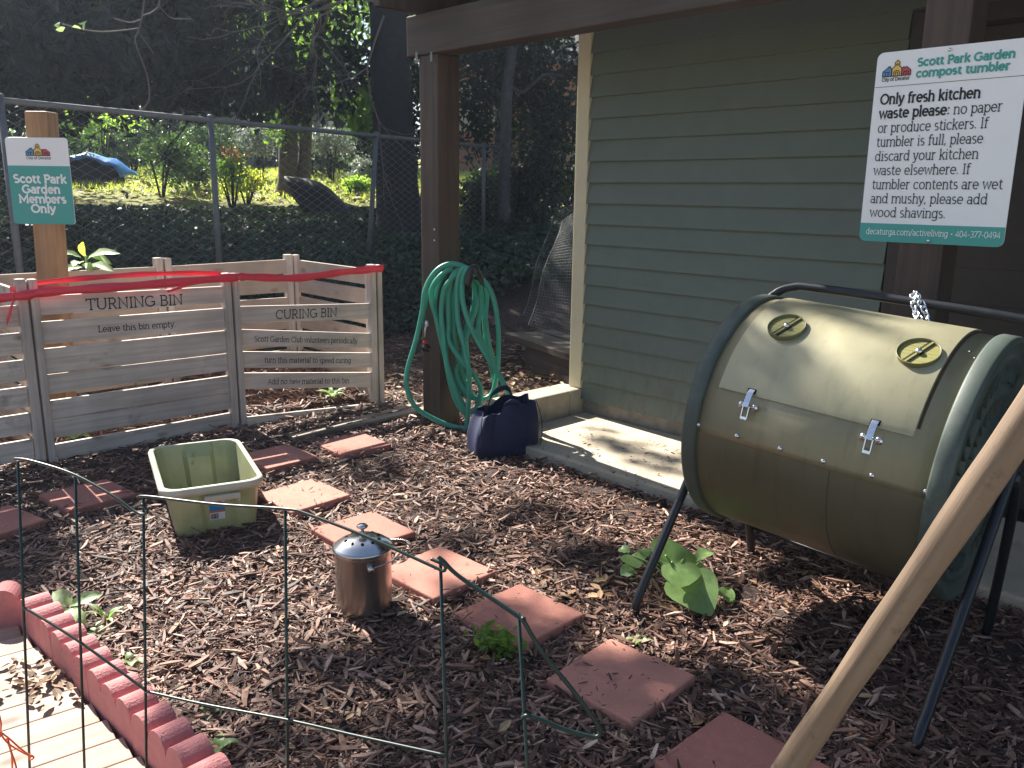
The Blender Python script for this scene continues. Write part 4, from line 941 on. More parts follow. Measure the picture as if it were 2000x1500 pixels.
# dark evergreen tree at upper left
mg = thing('evergreen_tree', 'dark glossy evergreen tree filling the upper left behind the fence', 'tree', (-7.0,11.6,float(T(-7.0,11.6))))
trunk(mg, [(-7.0,11.6,.8),(-6.95,11.6,2.5),(-6.7,11.7,4.5),(-6.6,11.7,6.2)], [.22,.18,.13,.05], m_bark)
rg = random.Random(5); cl_ = []
for px, py, d, rx, n in ((-60,60,9.5,1.0,1500),(60,40,9.2,.95,1500),(150,110,9.6,.8,1200),(240,40,9.4,.9,1400),(330,90,9.8,.7,900),(40,150,10,.8,1200),(230,140,10.4,.6,700),(410,20,10,.75,520),(350,150,10.6,.5,420),(480,160,11,.45,210),(560,165,11,.40,230),(640,165,11,.45,230),(520,100,11,.45,130),(640,50,11.3,.5,130),(440,180,11,.3,240),(120,20,11,1.2,1300),(300,-40,10.5,1.2,1100),(480,-80,11,1.0,420),(650,-90,11.5,1.0,420),(700,120,11.5,.4,220),(-150,80,10.5,1.2,1100),(560,200,11.5,.32,220),(480,205,12,.3,200)):
    c = at(px, py, d); cl_.append(((c.x,c.y,c.z), (rx,rx,rx*.75), n))
for k in range(26):       # the upper crown, which shades the fence and ivy
    cl_.append(((rg.uniform(-9.5,-3.5), rg.uniform(10,15.2), rg.uniform(4.8,6.0)), (1.1,1.1,.6), 800))
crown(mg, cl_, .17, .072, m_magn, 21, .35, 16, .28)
twigs(mg, [(P3(330,60,9.6),(1,0,-.2)),(P3(420,120,10.2),(-.6,0,-.4)),(P3(500,60,10.6),(.4,0,-.5))], m_bark, 3, 'branch', 3, .9, .018)

# big trunk tree behind the brown post, whose limbs overhang the garden and dapple it
bt = thing('tall_tree', 'thick dark trunked tall tree behind the fence, left of the brown post', 'tree', (-1.45,11.0,float(T(-1.45,11.0))))
trunk(bt, [(-1.42,11.0,.5),(-1.5,11,1.4),(-1.55,11,2.6),(-1.6,11.1,4),(-1.9,11,6.5),(-2.4,10.8,9)], [.36,.27,.25,.24,.2,.14], m_bark, n=16)
trunk(bt, [(-1.85,11,6.2),(-3.0,9.6,7.2),(-4.2,8.2,7.6),(-5.0,7.2,7.5)], [.12,.09,.06,.03], m_bark, 'limb')
trunk(bt, [(-2.1,10.9,7.4),(-3.0,9.2,8.2),(-3.2,7.6,8.3)], [.1,.07,.03], m_bark, 'limb')
def shade(x, y, z, r, n, h=7.0):
    t = (h-z)/SD.z; return ((x+SD.x*t, y+SD.y*t, h), (r, r, r*.5), n)
SH = [ # ground points that lie in leaf shade in the photograph
 shade(-.05,2.25,0,.30,330,7.0), shade(.15,2.0,0,.25,220,7.3), shade(-.35,2.15,0,.22,160,6.8), shade(.45,1.95,0,.34,330,7.0), shade(.75,1.75,0,.36,380,7.2), shade(.0,1.75,0,.28,170,7.4), shade(-.45,1.7,0,.3,150,7.2),
 shade(.35,2.75,0,.22,150,7.1), shade(.62,2.62,0,.15,60,6.9),shade(.9,1.35,0,.5,500,7.0), shade(1.2,1.9,.0,.4,420,7.2),
 shade(1.0,2.45,1.0,.12,26,7.2), shade(.82,2.75,.95,.14,34,7.2), shade(.68,2.45,.72,.2,70,7.0),
 shade(-1.95,3.1,0,.4,330,7.0), shade(-2.1,2.8,0,.4,330,7.0), shade(-1.75,2.55,0,.22,90,6.8), shade(.8,3.9,.05,.16,45,7.2), shade(.55,4.2,.05,.13,35,7.2),
 shade(.35,1.35,.7,.2,90,7.0), shade(.42,.8,1.0,.25,150,7.0), shade(-.6,3.9,0,.2,60,7.0), shade(.1,3.3,0,.2,45,7.0), shade(-.2,3.0,0,.15,30,7.0)]
for k in range(28): SH.append(((R_.uniform(-6,1.4), R_.uniform(11.5,15.4), R_.uniform(5.2,6.6)), (1.3,1.3,.7), 600))
crown(bt, SH, .13, .062, m_oak, 33, .2, 10, .34)
twigs(bt, [(P3(790,-30,8.5),(-.9,0,-.35)),(P3(760,-60,8.5),(-.8,.2,-.5)),(P3(780,20,8.6),(-.7,0,.1)),(P3(700,-20,8.8),(-.9,0,-.25)),(P3(750,30,8.7),(-.3,0,-1)),(P3(640,-20,9),(-.6,0,-.6))], m_twig, 8, 'branch', 3, 1.3, .011, -.2)
b = MB(); hb = [[(285,-40),(278,30),(270,60),(264,80),(278,120),(288,150),(292,190),(280,212),(272,214)],[(272,55),(235,60),(195,62),(165,58),(122,47)],[(275,38),(255,44),(224,37)],[(280,30),(300,22),(312,5),(306,-20)],[(275,70),(290,90),(300,105)],[(310,10),(335,35),(375,37)]]
for k, P in enumerate(hb): b.tube(spline([at(x,y,5.6+.01*k)-Vector(bt.location) for x,y in P], 6), .0055 if k == 0 else .0038, 6)
b.build('branch', m_twig, bt)
C = np.array([at(x,y,5.6) for x,y in ((112,47),(118,56),(162,44),(150,54),(165,50))]); rng = np.random.default_rng(3); Ax = rng.normal(size=C.shape); Ax[:,1] *= .3; Ax /= np.linalg.norm(Ax,axis=1)[:,None]
Vv, Ff = leaves2(C, Ax, .06, .035, rng); bigmesh('leaf_spray', Vv-np.array(bt.location), Ff, m_pale, bt, np.tile(rng.random(len(C)),2))

# slim tree seen between brown post and cream trim
stt = thing('slim_tree', 'slim bare trunked tree between the brown post and the cream trim', 'tree', tuple(Vector((at(985,400,11).x, 11, .7))))
trunk(stt, [P3(984,430,11),P3(986,330,11),P3(988,250,11),P3(990,180,11),P3(1000,100,11),P3(1008,20,11),P3(1015,-120,11)], [.08,.075,.07,.075,.065,.06,.05], m_slim)
trunk(stt, [P3(992,165,11),P3(1020,180,11),P3(1045,160,11),P3(1068,145,11),P3(1100,150,11)], [.03,.025,.022,.018,.012], m_slim, 'limb')
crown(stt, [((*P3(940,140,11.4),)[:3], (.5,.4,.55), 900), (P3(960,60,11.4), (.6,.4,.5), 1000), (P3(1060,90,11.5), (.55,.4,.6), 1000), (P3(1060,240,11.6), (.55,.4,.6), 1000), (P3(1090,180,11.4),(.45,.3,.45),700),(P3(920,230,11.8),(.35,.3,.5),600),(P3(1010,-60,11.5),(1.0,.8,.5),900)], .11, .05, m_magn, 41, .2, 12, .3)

# two-stemmed tree by the lawn
tt = thing('twin_stem_tree', 'brown twin stemmed tree at the edge of the lit lawn', 'tree', tuple(Vector((at(575,360,14.5).x, 14.5, 1.3))))
trunk(tt, [P3(560,385,14.5),P3(562,350,14.5),P3(563,250,14.5),P3(562,150,14.6),P3(540,0,14.8)], [.24,.16,.15,.14,.12], m_barkl)
trunk(tt, [P3(590,375,14.6),P3(594,330,14.6),P3(598,250,14.6),P3(604,150,14.7),P3(640,0,15)], [.15,.11,.10,.10,.08], m_barkl, 'stem')
crown(tt, [(P3(560,60,15),(.9,.8,.6),330),(P3(620,-30,15),(1.3,1,.8),520),(P3(480,-20,15),(1.1,1,.8),420),(P3(555,225,14.3),(.3,.3,.45),420),(P3(690,205,14.6),(.35,.3,.3),300)], .12, .06, m_oak, 43)

# vine with lit leaves on the big trunk
vn = thing('climbing_vine', 'bright backlit vine climbing the left side of the thick trunk', 'vine', tuple(at(725,250,10.9)))
crown(vn, [(P3(730,185,11.0),(.10,.12,.12),40),(P3(722,225,11.0),(.15,.12,.2),80),(P3(735,205,11.0),(.10,.1,.3),60),(P3(705,240,11.1),(.12,.1,.12),40)], .13, .1, m_bright, 45, .4, 8, .3)

# backdrop trees beyond the lawn
bd_specs = [('broad tree with lit yellow green gaps at the top centre', (500,-20), 24, 3.0, 2400, m_bright, .20), ('rounded green tree rising behind the grey house roof', (330,40), 34, 4.2, 3000, m_oak, .26), ('dense dark green tree beyond the lawn at far left', (60,100), 26, 3.6, 3200, m_oak, .22),
            ('dark tree directly behind the thick trunk', (780,60), 23, 2.8, 2600, m_oak, .22), ('leafy tree behind the slim bare trunk', (980,90), 24, 3.0, 3000, m_oak, .2), ('bright leafed tree right of the twin stems', (660,110), 21, 1.7, 1300, m_bright, .18), ('tall pale tree far behind the others', (620,-120), 30, 4, 2600, m_bright, .26)]
for k, (lab, (px,py), d, r, n, mt, ls) in enumerate(bd_specs):
    c = at(px, py, d); g = float(T(c.x, c.y)); o = thing('broadleaf_tree', lab, 'tree', (c.x, c.y, g), 0, 'trees beyond the lawn')
    rg2 = random.Random(60+k); trunk(o, [(c.x,c.y,g-.1),(c.x+.1,c.y,(g+c.z)/2),(c.x,c.y,c.z+r*.3)], [.3,.22,.08], m_bark)
    cl2 = [((c.x+rg2.uniform(-1,1)*r*.8, c.y+rg2.uniform(-1,1)*r*.5, c.z+rg2.uniform(-.75,.8)*r*.75), (r*.42,r*.4,r*.34), n//9) for _ in range(9)]
    crown(o, cl2, ls, ls*.5, mt, 70+k, .2, 12, .33)

# shrubs
def shrub(name, lab, px, py, d, r, n, mt, L_, W_, seed, hz=1.0, grp=None, cat='shrub'):
    c = at(px, py, d); g = float(T(c.x, c.y)); o = thing(name, lab, cat, (c.x, c.y, g), 0, grp); rg2 = random.Random(seed)
    b = MB()
    for i in range(5): q = Vector((rg2.uniform(-.6,.6)*r, rg2.uniform(-.3,.3)*r, c.z-g+rg2.uniform(-.2,.5)*r)); b.tube([(q.x*.1,q.y*.1,-.05),(q.x*.5,q.y*.5,q.z*.5),tuple(q)], [.018,.013,.006], 6)
    b.build('stem', m_bark, o)
    cl2 = [((c.x+rg2.uniform(-.6,.6)*r, c.y+rg2.uniform(-.4,.4)*r, c.z+rg2.uniform(-.55,.5)*r*hz), (r*.45,r*.4,r*.42*hz), n//7) for _ in range(7)]
    crown(o, cl2, L_, W_, mt, seed+1, .0, 12, .34, 'foliage'); return o
shrub('nandina_shrub', 'feathery shrub with orange new tips behind the fence post', 450, 330, 12.6, .34, 700, m_oak, .07, .025, 101, 1.2)
o = shrub('leafy_shrub', 'sunlit yellow green shrub at the edge of the lit lawn', 480, 352, 13.2, .36, 900, m_yellow, .075, .04, 103, .8)
shrub('leafy_shrub', 'tall soft green bush left of the chain link fence post', 310, 315, 13.5, .5, 1900, m_mid, .07, .03, 105, .9)
shrub('leafy_shrub', 'dark shrub clump above the lawn at centre left', 375, 320, 14.5, .6, 1900, m_mid, .08, .04, 107, .8)
shrub('flowering_shrub', 'pale silvery shrub left of the brown twin stems', 510, 272, 17, .55, 1300, m_flower, .08, .05, 109, .7, 'pale flowering shrubs')
shrub('flowering_shrub', 'pale silvery shrub right of the brown twin stems', 645, 275, 17, .5, 1200, m_flower, .08, .05, 111, .7, 'pale flowering shrubs')
shrub('flowering_shrub', 'pale low shrub beside the dark mound', 725, 335, 16, .45, 800, m_flower, .08, .05, 113, .7, 'pale flowering shrubs')
shrub('leafy_shrub', 'bright low shrub between mound and thick trunk', 690, 365, 15, .4, 700, m_bright, .08, .045, 115, .6)
shrub('leafy_shrub', 'leafy bush around the left sign post with dappled leaves', 20, 480, 6.3, .42, 1500, m_ivy, .06, .035, 117, 1.3)
shrub('leafy_shrub', 'light flecked bush just right of the left sign post', 130, 470, 7.0, .38, 1300, m_ivy, .055, .032, 119, .9)
shrub('leafy_shrub', 'tall vine covered bush at the left frame edge', -20, 330, 6.9, .40, 1300, m_ivy, .06, .035, 121, 2.0)
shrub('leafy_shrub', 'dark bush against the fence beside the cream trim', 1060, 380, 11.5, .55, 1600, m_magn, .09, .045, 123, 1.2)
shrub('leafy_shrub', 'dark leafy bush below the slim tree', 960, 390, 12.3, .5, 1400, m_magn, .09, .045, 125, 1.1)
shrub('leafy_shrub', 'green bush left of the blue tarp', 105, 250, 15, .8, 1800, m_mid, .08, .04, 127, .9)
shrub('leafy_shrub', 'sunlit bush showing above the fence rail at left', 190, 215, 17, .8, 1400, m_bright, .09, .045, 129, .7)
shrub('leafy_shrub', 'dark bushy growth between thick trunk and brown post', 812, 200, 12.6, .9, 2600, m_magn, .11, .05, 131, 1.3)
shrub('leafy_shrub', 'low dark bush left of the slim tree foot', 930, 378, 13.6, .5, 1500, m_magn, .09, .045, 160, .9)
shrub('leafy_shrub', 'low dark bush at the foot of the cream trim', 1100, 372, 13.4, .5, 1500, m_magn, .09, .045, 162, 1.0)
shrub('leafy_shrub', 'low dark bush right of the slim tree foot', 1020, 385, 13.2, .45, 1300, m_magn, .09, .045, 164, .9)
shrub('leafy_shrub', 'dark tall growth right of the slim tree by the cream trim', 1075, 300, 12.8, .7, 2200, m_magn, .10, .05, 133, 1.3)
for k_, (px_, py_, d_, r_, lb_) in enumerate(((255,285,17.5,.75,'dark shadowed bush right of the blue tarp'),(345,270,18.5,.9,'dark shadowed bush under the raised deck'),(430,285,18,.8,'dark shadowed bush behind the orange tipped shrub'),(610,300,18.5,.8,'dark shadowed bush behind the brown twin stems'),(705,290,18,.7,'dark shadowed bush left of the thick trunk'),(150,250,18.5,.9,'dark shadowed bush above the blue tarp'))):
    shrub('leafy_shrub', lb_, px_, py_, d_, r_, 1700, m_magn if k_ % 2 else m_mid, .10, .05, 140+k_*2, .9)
c = at(455,300,12.5); rng = np.random.default_rng(9); C = np.array([c[:]])+rng.normal(size=(60,3))*np.array([.09,.08,.06]); Ax = rng.normal(size=C.shape); Ax[:,2] += 1; Ax /= np.linalg.norm(Ax,axis=1)[:,None]
Vv, Ff = leaves(C, Ax, .075, .025, rng); ns = bpy.data.objects['nandina_shrub']; bigmesh('foliage', Vv-np.array(ns.location), Ff, m_orange, ns, rng.random(60))

# ivy bank, grass, leaf litter, mulch: uncountable
def scatter_ivy(n):
    rng = np.random.default_rng(5); P = []
    x = rng.uniform(-9, 3.2, n*3); y = rng.uniform(5.6, 14.5, n*3); d = np.hypot(x, y)
    side_b = (x+1.575)*(-.685)+(y-4.6)*.729      # behind the bins
    a_ = -((x-O.x)*U.x+(y-O.y)*U.y); b_ = (x-O.x)*V.x+(y-O.y)*V.y
    okk = (side_b > 1.12) & (d < 13.3) & ~((a_ > -2.6) & (b_ < 1.0)) & (np.abs(x/y) < .75)
    keep = rng.random(n*3) < np.clip(11/(d*d)*.9+.35, 0, 1)
    i = np.where(okk & keep)[0][:n]; return x[i], y[i], d[i], rng
x, y, d, rng = scatter_ivy(42000)
hmax = np.interp(d, [6.6,7.2,8,10,12,13.3], [.10,.26,.34,.24,.14,.05])*(.75+.35*np.sin(x*2.1)*np.sin(y*1.7+1)+.2*np.sin(x*5.3+y*3.9))
z = T(x, y)+np.maximum(hmax, .05)*(rng.random(len(x))**.45)
Ax = rng.normal(size=(len(x),3)); Ax[:,2] *= .5; Ax[:,2] -= .2; Ax /= np.linalg.norm(Ax,axis=1)[:,None]
Vv, Ff = leaves(np.stack([x,y,z],1), Ax, rng.uniform(.06,.11,len(x)), rng.uniform(.05,.08,len(x)), rng)
tag(bigmesh('ivy', Vv, Ff, m_ivy, None, rng.random(len(x))), 'dark ivy ground cover on the bank around the fence', 'ivy', kind='stuff')
n = 22000; x = rng.uniform(-12, 5, n); y = rng.uniform(13.4, 21, n); ok = (np.hypot(x,y) > 13.9) & (rng.random(n) < np.clip(260/np.hypot(x,y)**2, .2, 1)); x, y = x[ok], y[ok]; n = len(x)
Ax = rng.normal(size=(n,3))*.5; Ax[:,2] = 1; Ax /= np.linalg.norm(Ax,axis=1)[:,None]
Vv, Ff = leaves(np.stack([x,y,T(x,y)+.045],1), Ax, rng.uniform(.09,.18,n), .014, rng)
tag(bigmesh('grass', Vv, Ff, m_grass, None, rng.random(n)), 'sunlit yellow green lawn grass beyond the fence', 'grass', kind='stuff')

def chips(n, region, seed, lmin, lmax):
    rng = np.random.default_rng(seed); x, y = region(rng, n); n = len(x)
    L_ = lmin+(lmax-lmin)*rng.random(n)**2.2; W_ = np.clip(L_*rng.uniform(.06,.24,n), .0026, .014); Tn = W_*rng.uniform(.25,.6,n)
    az = rng.uniform(0, 2*pi, n); tilt = rng.normal(size=n)*.22; z = T(x,y)+.004+np.abs(rng.normal(size=n))*.011
    dx = np.stack([np.cos(az)*np.cos(tilt), np.sin(az)*np.cos(tilt), np.sin(tilt)], 1); sx = np.stack([-np.sin(az), np.cos(az), rng.normal(size=n)*.35], 1); sx /= np.linalg.norm(sx,axis=1)[:,None]
    nz = np.cross(dx, sx); c = np.stack([x,y,z],1); bend = rng.normal(size=n)*.12; off = rng.normal(size=n)*.5
    rows = []
    for t, wk in ((-.5,.55),(0,1.),(.5,.45)):
        p = c+dx*(L_*t)[:,None]+nz*((t*t*-4)*bend*L_*.25)[:,None]+sx*((t*off*W_))[:,None]
        for a, b_ in ((-1,-1),(1,-1),(1,1),(-1,1)): rows.append(p+sx*(W_*.5*wk*a)[:,None]+nz*(Tn*.5*wk*b_)[:,None])
    Vv = np.stack(rows, 1).reshape(-1,3); base = np.arange(n)[:,None]*12; q = []
    for r_ in (0,4):
        for k in range(4): q.append([r_+k, r_+(k+1) % 4, r_+4+(k+1) % 4, r_+4+k])
    q += [[3,2,1,0],[8,9,10,11]]; q = np.array(q); Ff = (base[:,:,None]*0+base[:,None,:]+q[None]).reshape(-1,4)
    a = rng.beta(1.3,2.3,n); a = np.repeat(a, len(q)); return Vv, Ff, a
def reg_near(rng, n):
    y = 1.35+(rng.random(n)**1.35)*3.6; x = rng.uniform(-1,1,n)*(.25+y*.78); s_ = (x+1.2)*.69+(y-2.08)*.725
    a_ = -((x-O.x)*U.x+(y-O.y)*U.y); b_ = (x-O.x)*V.x+(y-O.y)*V.y
    ok = (s_ > .085) & ~((a_ > -.02) & (b_ < .775)); return x[ok], y[ok]
def reg_far(rng, n):
    y = rng.uniform(4.2, 7.2, n); x = rng.uniform(-3.6, 1.3, n); a_ = -((x-O.x)*U.x+(y-O.y)*U.y); b_ = (x-O.x)*V.x+(y-O.y)*V.y
    ok = ~((a_ > -.2) & (b_ < .78)) & (np.abs(x/y) < .72); return x[ok], y[ok]
A0 = chips(10000, reg_near, 21, .03, .085); AF = chips(25000, reg_near, 22, .005, .016); A1 = chips(125000, reg_near, 1, .015, .078); A2 = chips(26000, reg_far, 2, .02, .08)
n1_, n2_, n3_ = len(A1[0]), len(A2[0]), len(A0[0])
Vv = np.concatenate([A1[0], A2[0], A0[0], AF[0]]); Ff = np.concatenate([A1[1], A2[1]+n1_, A0[1]+n1_+n2_, AF[1]+n1_+n2_+n3_])
tag(bigmesh('wood_mulch', Vv, Ff, m_chip, None, np.concatenate([A1[2], A2[2], A0[2]*.8, AF[2]])), 'shredded brown bark mulch covering the garden floor', 'mulch', kind='stuff')
E_ = []
for ob in [o for o in COL.objects if o.name.startswith('paver')]:
    for _ in range(90):
        t_ = R_.uniform(-.165,.165); sd = R_.choice((-1,1)); off = .146+R_.gauss(.012,.014); x_, y_ = (t_, sd*off) if R_.random() < .5 else (sd*off, t_)
        a_ = ob.rotation_euler.z; E_.append((ob.location.x+x_*cos(a_)-y_*sin(a_), ob.location.y+x_*sin(a_)+y_*cos(a_), .044 if off < .148 else R_.uniform(.0,.03)))
E_ = np.array(E_); Ve, Fe, ae = chips(len(E_), lambda r_, n: (E_[:,0], E_[:,1]), 31, .012, .05); Ve[:,2] += np.repeat(E_[:,2]*.9, 12)
tag(bigmesh('mulch_spill', Ve, Fe, m_chip, None, ae*.8), 'bark chips lapping over the edges of the pavers', 'mulch', kind='stuff')
# dead leaves: thick by the timber platform, sparse elsewhere
rng = np.random.default_rng(77); pts = []
for _ in range(900):
    q = gz(rng.uniform(900,1100), rng.uniform(640,790), .0); pts.append((q.x, q.y, rng.uniform(.0,.06), .05))
for _ in range(500):
    q = gz(rng.uniform(745,880), rng.uniform(600,800), .0); pts.append((q.x, q.y, rng.uniform(.0,.03), .04))
for _ in range(150):
    q = gz(rng.uniform(480,1750), rng.uniform(930,1480), .0); pts.append((q.x, q.y, rng.uniform(.018,.03), .032))
for _ in range(45):
    q = gz(rng.uniform(1030,1300), rng.uniform(830,930), .06); pts.append((q.x, q.y, .062, .022))
for _ in range(70):
    q = gz(rng.normal(70,40), rng.normal(1330,25), .02)
    if (q.x+1.2)*.69+(q.y-2.08)*.725 < -.02: pts.append((q.x, q.y, rng.uniform(.02,.035), .036))
for _ in range(900):
    d_ = rng.uniform(13.6,17); x_ = rng.uniform(-7,-.5); pts.append((x_, math.sqrt(d_*d_-x_*x_), float(T(x_, math.sqrt(d_*d_-x_*x_)))+rng.uniform(.02,.09), .11))
for _ in range(30):
    q = gz(rng.uniform(1050,1230), rng.uniform(1120,1180), .0); pts.append((q.x, q.y, rng.uniform(.015,.035), .04))
C = np.array([p[:3] for p in pts]); ls = np.array([p[3] for p in pts])*rng.uniform(.7,1.5,len(pts)); Ax = rng.normal(size=C.shape); Ax[:,2] *= .18; Ax /= np.linalg.norm(Ax,axis=1)[:,None]
def flatleaves(C, Ax, L_, W_, rng, curl=.2):
    up = np.array([0,0,1.])+rng.normal(size=C.shape)*.25; s = np.cross(up, Ax); s /= np.linalg.norm(s,axis=1)[:,None]; nn = np.cross(Ax, s); n = len(C); L_ = np.broadcast_to(L_,(n,))[:,None]; W_ = np.broadcast_to(W_,(n,))[:,None]
    V_ = np.stack([C-Ax*L_*.5, C-Ax*L_*.12+s*W_*.5+nn*W_*curl, C+Ax*L_*.22+s*W_*.38+nn*W_*curl, C+Ax*L_*.5+nn*L_*.06, C+Ax*L_*.22-s*W_*.38+nn*W_*curl, C-Ax*L_*.12-s*W_*.5+nn*W_*curl], 1).reshape(-1,3)
    b_ = np.arange(n)[:,None]*6; return V_, np.concatenate([b_+np.array([0,1,2,3]), b_+np.array([0,3,4,5])])
Vv, Ff = flatleaves(C, Ax, ls, ls*.45, rng); a = rng.random(len(C))
tag(bigmesh('leaf_litter', Vv, Ff, m_deadleaf, None, np.concatenate([a,a])), 'dry tan fallen leaves scattered over mulch, slab and boards', 'leaves', kind='stuff')
# bark crumbs on the slab and pavers
rng = np.random.default_rng(8)
def reg_crumb(rng, n):
    P = [gz(rng.uniform(1040,1330), rng.uniform(825,960), .058) for _ in range(90)]; return np.array([p.x for p in P]), np.array([p.y for p in P])
Vc, Fc, ac = chips(90, reg_crumb, 4, .008, .03); Vc[:,2] += .055-.004
P_ = []
for lo, hi, k in (((1120,1290),(1300,1380),26), ((930,1160),(1100,1230),7), ((560,950),(650,990),6), ((110,940),(260,995),10), ((800,1090),(920,1150),7)):
    for _ in range(k): q = gz(rng.uniform(lo[0],hi[0]), rng.uniform(lo[1],hi[1]), .044); P_.append((q.x,q.y))
P_ = np.array(P_); Vd, Fd, ad = chips(len(P_), lambda r_, n: (P_[:,0], P_[:,1]), 6, .006, .03); Vd[:,2] += .036
tag(bigmesh('bark_crumbs', np.concatenate([Vc,Vd]), np.concatenate([Fc,Fd+len(Vc)]), m_chip, None, np.concatenate([ac,ad])*.35), 'dark bark crumbs strewn over slab and pavers', 'crumbs', kind='stuff')
# compost heap inside the curing bay
def bay(rng, n):
    u_ = rng.uniform(.06,.92,n); v_ = rng.uniform(.05,.95,n); c_, s_ = cos(BR), sin(BR); return BO.x+u_*c_-v_*s_, BO.y+u_*s_+v_*c_
Vc, Fc, ac = chips(2600, bay, 12, .03, .12); lx = (Vc[:,0]-BO.x)*(-sin(BR))+(Vc[:,1]-BO.y)*cos(BR); Vc[:,2] += .03+.16*np.clip(lx,0,1)
tag(bigmesh('compost_heap', Vc, Fc, m_chip, None, ac*.8), 'dark rotting compost heaped inside the curing bay', 'compost', kind='stuff')

# ------------------------------------------------------------------ small garden plants
def leaf_blade(b, base, tip, w_, up=Vector((0,0,1)), heart=False, sag=.12, n=7):
    base = Vector(base); tip = Vector(tip); d = tip-base; Ln = d.length; d.normalize(); s = d.cross(up).normalized(); nn = s.cross(d); vs = []
    for i in range(n+1):
        f = i/n
        if heart: hw = w_*.5*(sin(pi*min(1, f*.82+.18))**.75)*(1 if f > .0 else .75)
        else: hw = w_*.5*sin(pi*(f*.92+.06))**.85
        if i == n: hw = .0006
        p = base+d*Ln*f+nn*(sag*Ln*(sin(pi*f)-.8*f*f)); k = hw*.22
        rip = .12*hw*sin(i*2.3)
        vs += [p-s*hw+nn*(k+rip), p-s*hw*.5+nn*k*.35, p, p+s*hw*.5+nn*k*.35, p+s*hw+nn*(k-rip)]
    fs = []
    for i in range(n):
        for k in range(4): fs.append((i*5+k, i*5+k+1, i*5+6+k, i*5+5+k))
    m0 = len(b.v); b.add(vs, fs, True)
HP = [(0,0),(.10,-.12),(.26,-.18),(.40,-.14),(.49,-.02),(.52,.14),(.48,.34),(.39,.54),(.25,.76),(.10,.93),(0,1.0)]
def heart_leaf(b, base, tip, w_, up, cup=.14):
    base = Vector(base); tip = Vector(tip); d = tip-base; L_ = d.length; d.normalize(); s_ = d.cross(up).normalized(); nn = s_.cross(d)
    out = HP+[(-x, y) for x, y in HP[-2:0:-1]]; c = (0, .22); rings_ = 5; vs = []; m = len(out)
    for k in range(1, rings_+1):
        f = k/rings_
        for i, (x, y) in enumerate(out):
            X_ = c[0]+(x-c[0])*f; Y_ = c[1]+(y-c[1])*f
            vein = .010*sin(i*2.1)*f
            hgt = cup*abs(X_)*(1-.5*abs(X_))-.16*max(0,Y_-.3)**2+vein+.012*f*f*sin(i*1.3+k)
            vs.append(base+s_*X_*w_+d*Y_*L_+nn*hgt*L_)
    vs.append(base+d*c[1]*L_); t = len(vs)-1; fs = [(t, i, (i+1) % m) for i in range(m)]
    for k in range(rings_-1):
        for i in range(m): fs.append((k*m+i, (k+1)*m+i, (k+1)*m+(i+1) % m, k*m+(i+1) % m))
    b.add(vs, fs, True)
def mk(name, mat, o, b):
    ob = b.build(name, mat, o); me = ob.data; a = me.attributes.new('rnd', 'FLOAT', 'FACE'); a.data.foreach_set('value', np.random.default_rng(len(me.polygons)).uniform(.25,.8,len(me.polygons)).astype(np.float32)); return ob
sq_ = thing('squash_plant', 'young squash plant with broad heart shaped leaves under the tumbler leg', 'plant', (.60,2.52,0)); SB = Vector(sq_.location)
def leafpx(b, px0, z0, px1, z1, w_, heart=True, sag=.1, up=None):
    b0 = gz(*px0, z0)-SB; t0 = gz(*px1, z1)-SB
    if heart: heart_leaf(b, b0, t0, w_, up or Vector((0,-.6,1)).normalized()); return
    leaf_blade(b, b0, t0, w_, up or Vector((0,-.35,1)).normalized(), heart, sag)
for px0, z0, px1, z1, w_, hrt, lab in (((1296,1100),.15,(1378,1100),.125,.19,True,None), ((1342,1134),.09,(1390,1200),.03,.18,True,None), ((1358,1096),.13,(1393,1073),.13,.05,False,None), ((1298,1080),.16,(1340,1072),.165,.12,True,None),
        ((1230,1078),.12,(1207,1072),.12,.045,False,None), ((1235,1085),.09,(1248,1108),.07,.09,True,None), ((1238,1112),.05,(1212,1122),.04,.06,False,None), ((1255,1072),.13,(1262,1088),.12,.05,False,None), ((1415,1165),.05,(1428,1145),.06,.06,True,None), ((1420,1175),.04,(1440,1172),.03,.03,False,None), ((1285,1068),.15,(1300,1078),.13,.06,True,None)):
    b = MB(); leafpx(b, px0, z0, px1, z1, w_, hrt); mk('leaf', m_weed, sq_, b)
b = MB(); root = gz(1330,1165,0)-SB
for px, z in (((1312,1098),.15),((1350,1120),.10),((1365,1100),.13),((1300,1085),.17),((1235,1085),.09),((1255,1072),.13),((1415,1165),.05)):
    q = gz(*px, z)-SB; b.tube(spline([root, root.lerp(q,.5)+Vector((0,0,.03)), q], 6), .0035, 6)
b.build('stem', m_stem, sq_)
def rosette(name, lab, base, n, ln, w_, mat, seed, up=.6, cat='weed', grp=None, rz=0):
    o = thing(name, lab, cat, tuple(base), 0, grp); rg3 = random.Random(seed); b = MB(); st = MB()
    for i in range(n):
        a = 2*pi*i/n+rg3.uniform(-.4,.4); l = ln*rg3.uniform(.7,1.2); s0 = Vector((cos(a)*l*.12, sin(a)*l*.12, l*.3*up)); e0 = Vector((cos(a)*l, sin(a)*l, l*up*rg3.uniform(.5,1.1)))
        leaf_blade(b, s0, e0, w_*rg3.uniform(.8,1.2), Vector((0,0,1)), False, .15); st.tube([(0,0,-.01), tuple(s0)], .0018, 5)
    mk('leaf', mat, o, b); st.build('stem', m_stem, o); return o
o = thing('seedling', 'pale broad leaved seedling behind the scalloped edging', 'seedling', tuple(gz(150,1235,0))); SB = Vector(o.location)
